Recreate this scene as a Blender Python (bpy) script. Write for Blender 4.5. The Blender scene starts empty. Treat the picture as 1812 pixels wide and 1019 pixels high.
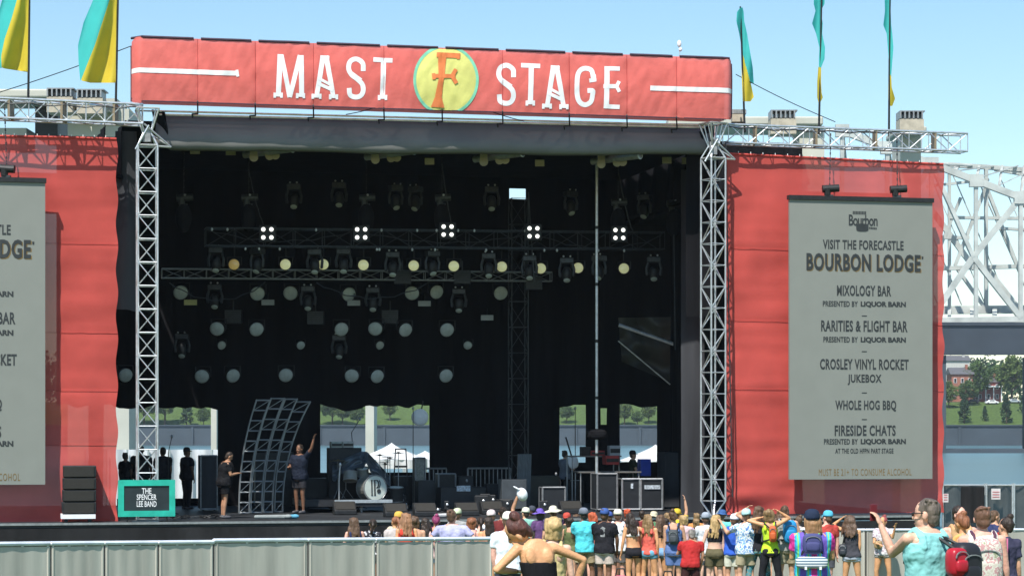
import bpy, math, random
from mathutils import Vector, Matrix, noise
random.seed(11)
R = math.radians
C = bpy.context.scene.collection
scn = bpy.context.scene

# ---------------------------------------------------------------- camera, light, exposure
F, HY, CX, CZ = 3960.0, 755.0, 906.0, 1.65        # focal length and horizon in photograph pixels
cam_d = bpy.data.cameras.new('camera'); cam = bpy.data.objects.new('camera', cam_d); C.objects.link(cam)
cam_d.sensor_width = 36; cam_d.lens = 36 * F / 1812; cam_d.shift_y = (HY - 509.5) / 1812
cam_d.clip_start = 0.5; cam_d.clip_end = 6000
cam.location = (0, 0, CZ); cam.rotation_euler = (R(90), 0, 0)
scn.camera = cam
SUN_EL, SUN_AZ = R(57), math.atan2(-.40, -.92)     # azimuth clockwise from +Y
wd = bpy.data.worlds.new('World'); scn.world = wd; wd.use_nodes = True
wn = wd.node_tree; bg = wn.nodes['Background']
sky = wn.nodes.new('ShaderNodeTexSky'); sky.sky_type = 'NISHITA'; sky.sun_disc = False
sky.sun_elevation = SUN_EL; sky.sun_rotation = SUN_AZ
sky.air_density = 1.0; sky.dust_density = 0.15; sky.ozone_density = 1.0; sky.altitude = 0
hs = wn.nodes.new('ShaderNodeHueSaturation'); hs.inputs['Saturation'].default_value = 1.12; hs.inputs['Hue'].default_value = .489
wn.links.new(sky.outputs[0], hs.inputs['Color']); wn.links.new(hs.outputs[0], bg.inputs[0]); bg.inputs[1].default_value = 0.125
sd = bpy.data.lights.new('sun', 'SUN'); sd.energy = 4.9; sd.angle = R(.53); sd.color = (1, .95, .87)
sun = bpy.data.objects.new('sun', sd); C.objects.link(sun)
sv = Vector((math.sin(SUN_AZ) * math.cos(SUN_EL), math.cos(SUN_AZ) * math.cos(SUN_EL), math.sin(SUN_EL)))
sun.rotation_euler = sv.to_track_quat('Z', 'Y').to_euler(); sun.location = (-30, -40, 60)
scn.view_settings.view_transform = 'Standard'; scn.view_settings.look = 'None'
scn.view_settings.exposure = 0.42; scn.view_settings.gamma = 1
scn.render.engine = 'CYCLES'
scn.cycles.max_bounces = 5; scn.cycles.diffuse_bounces = 2; scn.cycles.transparent_max_bounces = 10
scn.cycles.caustics_reflective = False; scn.cycles.caustics_refractive = False
scn.cycles.volume_bounces = 0

# ---------------------------------------------------------------- frames of reference
TH = R(12.6); UX, UY = math.cos(TH), math.sin(TH)
OY = 58.3; OX = (238 - CX) / F * OY
def S(u, v, z): return Vector((OX + u * UX - v * UY, OY + u * UY + v * UX, z))      # stage frame to world
def sp(px, py, v):                                   # a point of the stage plane at depth v seen at a pixel
    dx = (px - CX) / F
    Y = (v + (-OX * UY + OY * UX)) / (-dx * UY + UX)
    return Vector((dx * Y, Y, CZ - (py - HY) / F * Y))
def uz(px, py, v):
    p = sp(px, py, v); return ((p.x - OX) * UX + (p.y - OY) * UY, p.z)
def su(px, v): return uz(px, 700, v)[0]
def wp(px, py, Y): return Vector(((px - CX) / F * Y, Y, CZ - (py - HY) / F * Y))
def gz(y): return -.04 * y if y < 75 else -3 - (min(y, 105) - 75) * .06
DECK = -.8

# ---------------------------------------------------------------- mesh builder
class MB:
    def __init__(s): s.v = []; s.f = []
    def add(s, vs, fs):
        o = len(s.v); s.v += [Vector(p) for p in vs]; s.f += [tuple(i + o for i in f) for f in fs]; return s
    def merge(s, m, mat=None):
        return s.add([mat @ p for p in m.v] if mat else m.v, m.f)
    def tube(s, a, b, r, r2=None, n=6, dome=False):
        a = Vector(a); b = Vector(b); r2 = r if r2 is None else r2
        d = b - a
        if d.length < 1e-6: return s
        d.normalize(); x = d.orthogonal().normalized(); y = d.cross(x)
        rings = []
        if dome:
            for t in (-80, -50, -22): rings.append((a + d * r * math.sin(R(t)), r * math.cos(R(t))))
        rings += [(a, r), (b, r2)]
        if dome:
            for t in (22, 50, 80): rings.append((b + d * r2 * math.sin(R(t)), r2 * math.cos(R(t))))
        vs = [c + (x * math.cos(6.28318 * i / n) + y * math.sin(6.28318 * i / n)) * q for c, q in rings for i in range(n)]
        fs = [(k * n + i, k * n + (i + 1) % n, (k + 1) * n + (i + 1) % n, (k + 1) * n + i) for k in range(len(rings) - 1) for i in range(n)]
        fs += [tuple(range(n))[::-1], tuple((len(rings) - 1) * n + i for i in range(n))]
        return s.add(vs, fs)
    def path(s, pts, r, n=6, dome=True):
        for i in range(len(pts) - 1):
            ra = r[i] if isinstance(r, (list, tuple)) else r; rb = r[i + 1] if isinstance(r, (list, tuple)) else r
            s.tube(pts[i], pts[i + 1], ra, rb, n, dome)
        return s
    def ell(s, c, r, nu=12, nv=8, M=None, e=1.0):
        c = Vector(c)
        if not isinstance(r, (tuple, list)): r = (r, r, r)
        def pw(x): return math.copysign(abs(x) ** e, x)
        vs = []
        for j in range(1, nv):
            t = math.pi * j / nv
            for i in range(nu):
                p = 6.28318 * i / nu
                q = Vector((r[0] * pw(math.sin(t)) * pw(math.cos(p)), r[1] * pw(math.sin(t)) * pw(math.sin(p)), r[2] * pw(math.cos(t))))
                vs.append(c + (M @ q if M else q))
        q = Vector((0, 0, r[2])); top = len(vs); vs.append(c + (M @ q if M else q)); vs.append(c - (M @ q if M else q))
        fs = [(j * nu + i, (j + 1) * nu + i, (j + 1) * nu + (i + 1) % nu, j * nu + (i + 1) % nu) for j in range(nv - 2) for i in range(nu)]
        fs += [(top, i, (i + 1) % nu) for i in range(nu)] + [(top + 1, (nv - 2) * nu + (i + 1) % nu, (nv - 2) * nu + i) for i in range(nu)]
        return s.add(vs, fs)
    def loft(s, rings):
        n = len(rings[0]); vs = [p for r_ in rings for p in r_]
        fs = [(k * n + i, k * n + (i + 1) % n, (k + 1) * n + (i + 1) % n, (k + 1) * n + i) for k in range(len(rings) - 1) for i in range(n)]
        fs += [tuple(range(n))[::-1], tuple((len(rings) - 1) * n + i for i in range(n))]
        return s.add(vs, fs)
    def box(s, a, b, T=None):                       # axis-aligned corners, optionally mapped by T(x,y,z)
        vs = [(x, y, z) for x in (a[0], b[0]) for y in (a[1], b[1]) for z in (a[2], b[2])]
        if T: vs = [T(*p) for p in vs]
        return s.add(vs, [(0, 1, 3, 2), (4, 6, 7, 5), (0, 4, 5, 1), (2, 3, 7, 6), (0, 2, 6, 4), (1, 5, 7, 3)])
    def sbox(s, u0, u1, v0, v1, z0, z1): return s.box((u0, v0, z0), (u1, v1, z1), S)
    def grid(s, f, nu, nv):
        vs = [f(i / nu, j / nv) for j in range(nv + 1) for i in range(nu + 1)]
        return s.add(vs, [(j * (nu + 1) + i, j * (nu + 1) + i + 1, (j + 1) * (nu + 1) + i + 1, (j + 1) * (nu + 1) + i) for j in range(nv) for i in range(nu)])
    def build(s, name, mat, parent=None, loc=None, smooth=False):
        me = bpy.data.meshes.new(name)
        o = bpy.data.objects.new(name, me); C.objects.link(o)
        base = Vector(LOC[parent.name]) if parent else Vector(loc or (0, 0, 0))
        me.from_pydata([tuple(p - base) for p in s.v], [], s.f); me.update()
        if smooth: me.shade_smooth()
        me.materials.append(mat)
        if parent: o.parent = parent
        else: o.location = base
        LOC[o.name] = tuple(base)
        return o
LOC = {}
def tag(o, label=None, cat=None, group=None, kind=None):
    for k, v in (('label', label), ('category', cat), ('group', group), ('kind', kind)):
        if v: o[k] = v
    return o
def thing(name, loc, label, cat, group=None):
    o = bpy.data.objects.new(name, None); C.objects.link(o); o.location = loc; o.empty_display_size = .2
    LOC[o.name] = tuple(loc); return tag(o, label, cat, group)
def copy_thing(root, loc, label=None, rot=None, scale=None):
    r = root.copy(); C.objects.link(r); r.location = loc; LOC[r.name] = tuple(loc)
    if label: r['label'] = label
    if rot is not None: r.rotation_euler = (0, 0, rot)
    if scale: r.scale = (scale, scale, scale)
    def kids(src, dst):
        for ch in list(src.children):
            c = ch.copy(); C.objects.link(c); c.parent = dst; kids(ch, c)
    kids(root, r); return r
def solidify(o, t):
    m = o.modifiers.new('thick', 'SOLIDIFY'); m.thickness = t; m.offset = 0; return o
def bevel(o, w, seg=2):
    m = o.modifiers.new('bevel', 'BEVEL'); m.width = w; m.segments = seg; m.limit_method = 'ANGLE'; return o

# ---------------------------------------------------------------- materials
def lin(c): return tuple((x / 255 / 12.92 if x / 255 <= .04045 else ((x / 255 + .055) / 1.055) ** 2.4) for x in c)
MATS = {}
def mat(name, rgb, rough=.6, metal=0, var=.18, scale=4, bump=0, bscale=30, stretch=None, see=0, emit=0, coat=0, spec=.4, trans=0):
    if name in MATS: return MATS[name]
    m = bpy.data.materials.new(name); m.use_nodes = True; nt = m.node_tree; N = nt.nodes; L = nt.links
    b = N['Principled BSDF']; out = N['Material Output']
    b.inputs['Roughness'].default_value = rough; b.inputs['Metallic'].default_value = metal
    b.inputs['Specular IOR Level'].default_value = spec; b.inputs['Coat Weight'].default_value = coat
    tc = N.new('ShaderNodeTexCoord'); mp = N.new('ShaderNodeMapping'); L.new(tc.outputs['Object'], mp.inputs[0])
    if stretch: mp.inputs['Scale'].default_value = stretch
    nz = N.new('ShaderNodeTexNoise'); nz.inputs['Scale'].default_value = scale; nz.inputs['Detail'].default_value = 6
    L.new(mp.outputs[0], nz.inputs[0])
    cr = N.new('ShaderNodeValToRGB'); L.new(nz.outputs[0], cr.inputs[0])
    cr.color_ramp.elements[0].position = .3; cr.color_ramp.elements[1].position = .7
    cr.color_ramp.elements[0].color = tuple(x * (1 - var) for x in rgb) + (1,)
    cr.color_ramp.elements[1].color = tuple(min(1, x * (1 + var)) for x in rgb) + (1,)
    L.new(cr.outputs[0], b.inputs['Base Color'])
    if bump:
        n2 = N.new('ShaderNodeTexNoise'); n2.inputs['Scale'].default_value = bscale; n2.inputs['Detail'].default_value = 4
        L.new(mp.outputs[0], n2.inputs[0]); bp = N.new('ShaderNodeBump'); bp.inputs['Strength'].default_value = bump
        bp.inputs['Distance'].default_value = .02; L.new(n2.outputs[0], bp.inputs['Height']); L.new(bp.outputs[0], b.inputs['Normal'])
    if emit:
        b.inputs['Emission Color'].default_value = tuple(rgb) + (1,); b.inputs['Emission Strength'].default_value = emit
    last = b.outputs[0]
    if trans:
        tl = N.new('ShaderNodeBsdfTranslucent'); L.new(cr.outputs[0], tl.inputs[0]); mx = N.new('ShaderNodeMixShader')
        mx.inputs[0].default_value = trans; L.new(last, mx.inputs[1]); L.new(tl.outputs[0], mx.inputs[2]); last = mx.outputs[0]
    if see:
        tr = N.new('ShaderNodeBsdfTransparent'); mx = N.new('ShaderNodeMixShader'); mx.inputs[0].default_value = see
        L.new(last, mx.inputs[1]); L.new(tr.outputs[0], mx.inputs[2]); last = mx.outputs[0]
    L.new(last, out.inputs[0])
    MATS[name] = m; return m
def pat(name, cols, scale=8, kind='noise', rough=.75, direction='Z', dist=0):
    if name in MATS: return MATS[name]
    m = bpy.data.materials.new(name); m.use_nodes = True; nt = m.node_tree; N = nt.nodes; L = nt.links
    b = N['Principled BSDF']; b.inputs['Roughness'].default_value = rough; b.inputs['Specular IOR Level'].default_value = .2
    tc = N.new('ShaderNodeTexCoord')
    if kind == 'wave':
        t = N.new('ShaderNodeTexWave'); t.bands_direction = direction; t.inputs['Distortion'].default_value = dist
        t.inputs['Detail'].default_value = 2
    elif kind == 'voro': t = N.new('ShaderNodeTexVoronoi')
    else: t = N.new('ShaderNodeTexNoise'); t.inputs['Detail'].default_value = 3
    t.inputs['Scale'].default_value = scale
    L.new(tc.outputs['Object'], t.inputs[0]); cr = N.new('ShaderNodeValToRGB')
    src = t.outputs['Color'] if kind == 'voro' else t.outputs[1 if kind == 'wave' else 0]
    L.new(src, cr.inputs[0]); cr.color_ramp.interpolation = 'CONSTANT' if kind != 'blend' else 'LINEAR'
    lo, hi = (.32, .68) if kind in ('noise', 'blend') else (0, 1)
    n = len(cols)
    while len(cr.color_ramp.elements) < n: cr.color_ramp.elements.new(.5)
    for i, c in enumerate(cols):
        cr.color_ramp.elements[i].position = lo + (hi - lo) * i / n; cr.color_ramp.elements[i].color = tuple(c) + (1,)
    L.new(cr.outputs[0], b.inputs['Base Color']); MATS[name] = m; return m

M_alu = mat('aluminium', (.62, .64, .66), .42, .75, .15, 9, .05, 40)
M_aludark = mat('weathered_aluminium', (.33, .34, .35), .5, .6, .2, 9)
M_blk = mat('black_metal', (.022, .023, .025), .5, .2, .3, 12)
M_blktruss = mat('black_truss_paint', (.05, .055, .06), .45, .4, .3, 12)
M_drape = mat('black_drape', (.010, .010, .012), .95, 0, .4, 2, .3, 12, (1, 1, .1), spec=.1)
M_drapeg = mat('grey_drape', (.05, .053, .06), .9, 0, .25, 2, .3, 10, (1, 1, .15), spec=.15)
M_deck = mat('stage_deck', (.028, .03, .034), .55, 0, .35, 1.5, .1, 30, spec=.3)
M_skirt = mat('stage_skirt', (.022, .022, .024), .9, 0, .4, 1.2, .3, 12, (1, 1, .3), spec=.15)
M_sign = mat('coral_banner_fabric', (.80, .19, .165), .62, 0, .1, 1.6, .45, 9, see=.04, trans=.25, spec=.25)
M_wing = mat('red_mesh_banner_fabric', (.68, .105, .09), .7, 0, .16, .7, .2, 5, see=.07, trans=.28, spec=.2)
M_white = mat('white_print', (.82, .83, .86), .6, 0, .05, 5)
M_hem = mat('dark_hem', (.05, .03, .05), .8)
M_val = mat('grey_roof_tarp', (.15, .15, .145), .55, 0, .12, .8, .25, 4, spec=.35)
M_screen = mat('screen_panel', (.235, .245, .225), .45, 0, .03, 2, spec=.3)
M_ink = mat('dark_lettering', (.03, .035, .038), .6)
M_gold = mat('gold_lettering', (.20, .13, .045), .6)
M_conc = mat('pale_painted_concrete', (.50, .50, .44), .8, 0, .1, .5, .2, 4)
M_grass = mat('grass', (.07, .11, .03), .9, 0, .35, 1.2, .5, 40, spec=.1)
M_bridge = mat('bridge_steel', (.46, .48, .45), .6, 0, .22, .3)
M_bridged = mat('shaded_bridge_steel', (.035, .045, .06), .7, 0, .15, .2)  # shade under the bridge deck is put into this dark colour
# ---------------------------------------------------------------- setting
g = MB()
ys = [-60, -20, 0, 20, 40, 60, 75, 90, 105, 140, 300, 690, 701, 703, 715, 735, 752, 800, 900, 1500, 4500]
def prof(y):
    if y <= 300: return gz(y) if y < 105 else -4.8 - (0 if y < 140 else 1)
    if y < 701.5: return -6
    if y < 704: return .8
    if y <= 752: return 1.4 + (y - 703) * .175
    return 10.2 + min(y - 752, 400) * .005
xs = [-2600, -900, -300, -120, -60, -30, -12, 0, 12, 30, 60, 120, 300, 900, 2600]
g.add([(x, y, prof(y)) for y in ys for x in xs], [(j * 15 + i, j * 15 + i + 1, (j + 1) * 15 + i + 1, (j + 1) * 15 + i) for j in range(len(ys) - 1) for i in range(14)])
tag(g.build('ground', M_grass), kind='structure')
M_water = mat('river_water', (.07, .14, .16), .3, 0, .15, .05, .5, .5, (.3, 1, 1), spec=.5)
g = MB(); g.add([(-2600, 97, -4.15), (2600, 97, -4.15), (2600, 699.9, -4.15), (-2600, 699.9, -4.15)], [(0, 1, 2, 3)])
tag(g.build('river_water', M_water), kind='structure')
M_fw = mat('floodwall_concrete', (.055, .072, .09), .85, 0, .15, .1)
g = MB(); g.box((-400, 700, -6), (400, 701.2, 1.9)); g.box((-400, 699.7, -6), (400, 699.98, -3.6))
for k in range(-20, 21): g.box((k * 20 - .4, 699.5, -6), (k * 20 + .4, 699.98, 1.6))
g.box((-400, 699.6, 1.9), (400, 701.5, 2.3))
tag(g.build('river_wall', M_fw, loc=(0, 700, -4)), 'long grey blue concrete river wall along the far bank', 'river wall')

# trees of the far bank: three prototypes (trunk with limbs, crown of leaf clumps)
M_bark = mat('bark', (.07, .05, .035), .95)
def leafmat(name, c): return mat(name, c, .85, 0, .4, .35, spec=.15, trans=.2)
M_lf = [leafmat('leaves_mid', (.085, .135, .045)), leafmat('leaves_dark', (.045, .085, .04)), leafmat('leaves_light', (.12, .17, .05))]
def tree_proto(h, wdt, kind, nclump, seed, lm, loc, label, cat='tree', grp='trees on the far river bank', lf=1, per=26):
    rnd = random.Random(seed); o = thing('tree', loc, label, cat, grp)
    t = MB(); L0 = Vector(loc); tr = h * .022 + .04
    t.tube(L0 + Vector((0, 0, -.3)), L0 + Vector((0, 0, h * .45)), tr, tr * .6, 7)
    tips = []
    for i in range(nclump):
        a = rnd.uniform(0, 6.283); f = rnd.random()
        if kind == 'cone': zz = h * (.12 + .85 * f); rr = wdt * .5 * (1 - f) ** .8 * rnd.uniform(.3, 1)
        else: zz = h * (.32 + .62 * f); rr = wdt * .5 * math.sin(math.pi * (.18 + .78 * f)) * rnd.uniform(.25, 1)
        tips.append(Vector((rr * math.cos(a), rr * math.sin(a), zz)))
    for p in tips[::5]:
        q = Vector((0, 0, max(h * .2, p.z - h * .2))); t.tube(L0 + q, L0 + p * .97, tr * .4, tr * .12, 4)
    t.build('trunk', M_bark, o)
    m = MB()
    for p in tips:
        cr = h * rnd.uniform(.05, .095) * (.7 if kind == 'cone' else 1)
        for k in range(per):
            d = Vector((rnd.gauss(0, 1), rnd.gauss(0, 1), rnd.gauss(0, .8))).normalized() * cr * rnd.uniform(.5, 1.15)
            c = L0 + p + d; s = h * rnd.uniform(.020, .040) * lf; n = Vector((rnd.gauss(0, 1), rnd.gauss(0, 1), rnd.gauss(0, 1) + .6)).normalized()
            x = n.orthogonal().normalized(); y = n.cross(x)
            m.add([c - x * s, c - y * s * .6, c + x * s, c + y * s * .6], [(0, 1, 2, 3)])
    m.build('crown', lm, o); return o
def bank_z(Y): return prof(Y) - .1
tl = [  # px, Y, scale, kind, label
 (1706, 712, 1.0, 1, 'dark pointed evergreen on the bank left of the small fir, below the brick house'),
 (1743, 715, .55, 1, 'small pointed fir alone on the grass bank beneath the white parked car'),
 (1781, 712, 1.0, 1, 'dark evergreen on the grass bank beside the right bridge pier column'),
 (1729, 760, 1.0, 0, 'wide round leafy tree rising between the brick house and the red porch house'),
 (1790, 762, 1.05, 2, 'loose tall leafy tree behind the red porch house near the pier column'),
 (1762, 790, .95, 0, 'round leafy tree showing behind the red porch house roof'),
 (1712, 745, .62, 0, 'small leafy tree standing in front of the brick house'),
 (1679, 740, .6, 2, 'low leafy tree at the edge of the right red banner'),
 (1812, 730, .8, 1, 'dark evergreen partly cut by the right edge of the picture'),
 (1105, 708, .55, 2, 'leafy tree seen through the right rear stage opening, left one'),
 (1148, 711, .5, 2, 'leafy tree seen through the right rear stage opening, right one'),
 (588, 708, .8, 0, 'leafy tree seen at the left edge of the central stage opening'),
 (632, 706, .5, 0, 'leafy tree left of the pale pier in the central stage opening'),
 (255, 708, .95, 0, 'leafy tree seen left of the left truss tower through the stage'),
 (330, 706, 1.1, 1, 'dark evergreen seen through the left stage opening'),
 (228, 706, .8, 2, 'leafy tree seen beside the left red banner edge through the stage'),
 (292, 709, .9, 2, 'loose leafy tree seen just right of the left truss tower'),
 (360, 705, .45, 0, 'small round tree seen left of the pale column in the left opening'),
 (606, 706, .7, 2, 'loose leafy tree seen between the round trees in the central opening'),
 (690, 716, .5, 2, 'small loose tree seen right of the pale column in the central opening'),
 (1128, 706, .36, 0, 'small round tree between the two trees in the right rear opening'),
 (1003, 712, .45, 0, 'leafy tree seen through the narrow stage opening beside the pale post')]
base = wp(tl[3][0], 700, tl[3][1]); base.z = bank_z(tl[3][1])
protos = {}
for i, (px, Y, sc, k, lb) in enumerate(tl):
    loc = wp(px, 700, Y); loc.z = bank_z(Y)
    if k not in protos:
        protos[k] = tree_proto(*[(14, 12, 'round', 140, 3), (9, 5.2, 'cone', 100, 5), (15, 10, 'round', 120, 8)][k], M_lf[k], loc, lb); protos[k].scale = (sc,) * 3
    else: copy_thing(protos[k], loc, lb, rot=i * 1.3, scale=sc)
rw = random.Random(4)
m = MB()
for i in range(330):
    x = rw.uniform(-190, 250); y = rw.uniform(820, 900); h = rw.uniform(15, 22); zb = bank_z(y)
    for k in range(110):
        d = Vector((rw.gauss(0, 1), rw.gauss(0, 1), rw.gauss(0, 1))).normalized() * rw.uniform(.6, 1)
        c = Vector((x + d.x * h * .45, y + d.y * h * .4, zb + h * .5 + d.z * h * .5)); s = rw.uniform(.5, 1.1)
        n = Vector((rw.gauss(0, 1), rw.gauss(0, 1) - .6, rw.gauss(0, 1) + .6)).normalized(); a = n.orthogonal().normalized(); b = n.cross(a)
        m.add([c - a * s, c - b * s * .7, c + a * s, c + b * s * .7], [(0, 1, 2, 3)])
tag(m.build('distant_trees', M_lf[1], loc=(0, 850, 10)), 'wooded mass of distant trees behind the far bank houses', 'trees', kind='stuff')

# houses
def house(px0, px1, py0, py1, Y, wallm, roofm, label, gable, porch=False):
    a = wp(px0, py1, Y); b = wp(px1, py0, Y); x0, x1, zt = a.x, b.x, b.z; zb = bank_z(Y)
    o = thing('house', (0.5 * (x0 + x1), Y + 4, zb), label, 'house', 'houses on the far bank')
    w = MB(); w.box((x0, Y, zb), (x1, Y + 9, zt)); w.build('wall', wallm, o)
    r = MB(); e = .5; xm = (x0 + x1) / 2; hz = zt + gable
    r.add([(x0 - e, Y - e, zt), (x1 + e, Y - e, zt), (x1 + e, Y + 9 + e, zt), (x0 - e, Y + 9 + e, zt), (x0 - e, Y + 4.5, hz), (x1 + e, Y + 4.5, hz)],
          [(0, 1, 5, 4), (3, 4, 5, 2), (0, 4, 3), (1, 2, 5), (0, 3, 2, 1)]); ro = r.build('roof', roofm, o)
    c = MB(); c.box((x1 - 2, Y + 3, zt), (x1 - 1.2, Y + 4, hz + 1)); c.build('chimney', wallm, ro)
    n = max(2, int((x1 - x0) / 2.2)); nf = 2
    for i in range(n):
        for j in range(nf):
            cx = x0 + (i + .5) * (x1 - x0) / n; cz = zb + (zt - zb) * (j + .55) / nf
            f = MB(); f.box((cx - .5, Y - .1, cz - .8), (cx + .5, Y - .003, cz + .8)); fo = f.build('window', M_white, o)
            q = MB(); q.box((cx - .38, Y - .14, cz - .68), (cx + .38, Y - .103, cz + .68)); q.build('pane', M_blk, fo)
    if porch:
        for i in range(4):
            cx = x0 + .3 + i * (x1 - x0 - .6) / 3; p = MB(); p.tube((cx, Y - 1.6, zb), (cx, Y - 1.6, zb + 5), .2, n=8); p.build('column', M_white, o)
        p = MB(); p.box((x0 - .2, Y - 2, zb + 5), (x1 + .2, Y - .15, zb + 5.5)); p.build('porch_roof', M_white, o)
    return o
M_brick = mat('brick', (.32, .13, .09), .85, 0, .25, 2); M_redw = mat('red_house_wall', (.30, .09, .08), .85, 0, .2, 2)
M_roof = mat('slate_roof', (.10, .10, .11), .8)
house(1684, 1722, 662, 705, 756, M_brick, M_roof, 'orange brick two storey house at the left of the far bank', 2.4)
house(1727, 1772, 676, 704, 764, M_redw, M_roof, 'dark red house with white porch columns on the far bank', 2, True)
house(1640, 1716, 638, 700, 800, mat('pale_render', (.5, .5, .47), .8), M_roof, 'pale taller house behind the orange brick house', 2)
def car(px, Y, label, mt):
    b = wp(px, 700, Y); b.z = bank_z(Y) + .05; o = thing('parked_car', tuple(b), label, 'car', 'cars parked on the far bank')
    m = MB(); prf = [(-2.2, .35), (-2.2, .85), (-1.9, .95), (-1.4, 1.02), (-.9, 1.45), (.8, 1.48), (1.3, 1.0), (2.1, .85), (2.25, .4)]
    m.loft([[b + Vector((x, y, z)) for x, z in prf] for y in (-.85, -.8, .8, .85)]); bevel(m.build('body', mt, o), .05)
    w = MB(); w.box((b.x - .8, b.y - .87, b.z + 1.03), (b.x + .75, b.y + .87, b.z + 1.36)); w.build('window', M_blk, o)
    for x in (-1.35, 1.4):
        for y in (-.8, .8):
            t = MB(); t.tube(b + Vector((x, y - .1, .3)), b + Vector((x, y + .1, .3)), .32, n=12); t.build('wheel', M_blk, o)
car(1755, 748, 'white car parked on the far bank road in front of the red porch house', M_white)
car(1794, 750, 'silver car parked right of the white car on the far bank', M_alu)
car(1722, 750, 'dark car parked between the two far bank houses', M_blk)

# ------------------------------------------------ steel truss bridge over the river
BK = [0]
def bar(m, a, b, w, d=None):
    BK[0] = (BK[0] + 7) % 40; a = Vector(a); b = Vector(b); w *= .84; d = (d or w) + BK[0] * .016; ax = (b - a).normalized()
    s1 = Vector((0, 1, 0)) if abs(ax.y) < .9 else Vector((1, 0, 0)); s2 = ax.cross(s1).normalized(); s1 = s2.cross(ax).normalized()
    cs = [s1 * (i * d / 2) + s2 * (j * w / 2) for i, j in ((-1, -1), (1, -1), (1, 1), (-1, 1))]
    m.loft([[a + c for c in cs], [b + c for c in cs]])
br = thing('truss_bridge', (110, 500, -4), 'white steel cantilever truss road bridge crossing the river at the right', 'bridge')
YB = 500
def bp(px, py, Y=YB): return wp(px, py, Y)
near = MB()
P = lambda px, py: bp(px, py)
panel = [(1490, 232), (1570, 262), (1648, 290), (1727, 320), (1806, 350), (1885, 382)]; bot = lambda x: 566 - (x - 1727) * .02
for i, (x, y) in enumerate(panel):
    if i: bar(near, P(*panel[i - 1]), P(x, y), 1.7, 1.3)
    bar(near, P(x, y), P(x, bot(x)), 1.0, .9)
    near.box(tuple(P(x, y) - Vector((1.5, .9, 1.4))), tuple(P(x, y) + Vector((1.5, .6, 1.4))))
bar(near, P(1300, bot(1300)), P(1960, bot(1960)), 1.5, 1.2)
for (a, b, w) in [((1806, 350), (1722, 455), 1.5), ((1722, 455), (1648, 562), 1.5), ((1722, 455), (1806, 562), 1.4), ((1648, 290), (1722, 455), 1.0),
                  ((1648, 290), (1570, 420), 1.3), ((1570, 420), (1490, 562), 1.3), ((1570, 420), (1648, 562), 1.3), ((1806, 562), (1885, 460), 1.2), ((1806, 350), (1885, 470), 1.2)]:
    bar(near, P(*a), P(*b), w, 1.0)
near.build('truss', M_bridge, br)
YF = 516
Q = lambda px, py: bp(px, py, YF)
far = MB(); fp = [(1300, 290), (1420, 292), (1560, 292), (1680, 292), (1745, 296), (1830, 302), (1930, 308)]
for i in range(1, len(fp)): bar(far, Q(*fp[i - 1]), Q(*fp[i]), 1.2, 1)
for a, b, w in [((1745, 296), (1745, 548), .9), ((1680, 292), (1680, 548), .8), ((1745, 330), (1690, 470), .9), ((1745, 330), (1800, 470), .9), ((1690, 470), (1745, 548), .8),
                ((1680, 385), (1830, 387), .8), ((1660, 475), (1860, 470), 1.1), ((1640, 360), (1725, 476), 1.5), ((1745, 475), (1800, 545), 1.7), ((1830, 302), (1830, 545), .8),
                ((1665, 420), (1715, 421), .9), ((1770, 404), (1830, 408), .7), ((1640, 330), (1750, 318), .7), ((1700, 350), (1650, 470), .8), ((1760, 300), (1930, 330), .8)]:
    bar(far, Q(*a), Q(*b), w, .8)
bar(far, Q(1300, 552), Q(1960, 546), 2.2, .8)
far.build('truss', M_bridge, br)
sw = MB()
for x, y in panel + [(1606, 276), (1688, 305), (1767, 335), (1850, 366)]:
    bar(sw, P(x, y), Q(x + 6, 294), .5, .5)
for x in range(1320, 1950, 40): bar(sw, P(x, 564), Q(x, 548), .8, .8)
for k in range(9): bar(sw, P(1560 + k * 40, 262 + k * 14), Q(1640 + k * 40, 294), .3, .3); bar(sw, Q(1560 + k * 42, 300 + k * 3), Q(1660 + k * 42, 540), .22, .22)
sw.build('sway_bracing', M_bridge, br)
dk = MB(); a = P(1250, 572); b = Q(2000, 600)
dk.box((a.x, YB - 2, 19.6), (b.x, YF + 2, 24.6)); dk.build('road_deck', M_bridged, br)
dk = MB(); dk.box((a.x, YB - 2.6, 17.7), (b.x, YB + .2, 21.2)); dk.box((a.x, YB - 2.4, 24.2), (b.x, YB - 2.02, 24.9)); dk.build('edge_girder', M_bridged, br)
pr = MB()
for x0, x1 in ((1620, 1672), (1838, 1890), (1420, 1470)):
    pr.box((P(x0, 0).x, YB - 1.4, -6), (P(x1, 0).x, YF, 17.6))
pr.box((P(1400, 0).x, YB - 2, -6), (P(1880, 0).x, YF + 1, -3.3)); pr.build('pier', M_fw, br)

# ------------------------------------------------ pale concrete viaduct standing right behind the stage
def pier(name, label, Y, cap, cols, slots=()):
    x0, x1, y0, y1 = cap; a = wp(x0, y1, Y); b = wp(x1, y0, Y); cz = gz(Y)
    o = thing('viaduct_pier', ((a.x + b.x) / 2, Y, cz), label, 'viaduct pier', 'concrete viaduct piers behind the stage')
    m = MB(); m.box((a.x, Y - 1, a.z), (b.x, Y + 3, b.z)); bevel(m.build('crossbeam', M_conc, o), .08)
    for c0, c1, yt in cols:
        p = wp(c0, yt, Y); q = wp(c1, yt, Y)
        m = MB(); m.box((p.x, Y - .6, cz - 1.5), (q.x, Y + 2, p.z - .004)); m.build('column', M_conc, o)
    for c0, c1, s0, s1 in slots:
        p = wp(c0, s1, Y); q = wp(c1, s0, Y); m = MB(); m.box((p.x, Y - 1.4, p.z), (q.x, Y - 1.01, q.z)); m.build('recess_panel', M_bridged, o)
    return o
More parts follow.
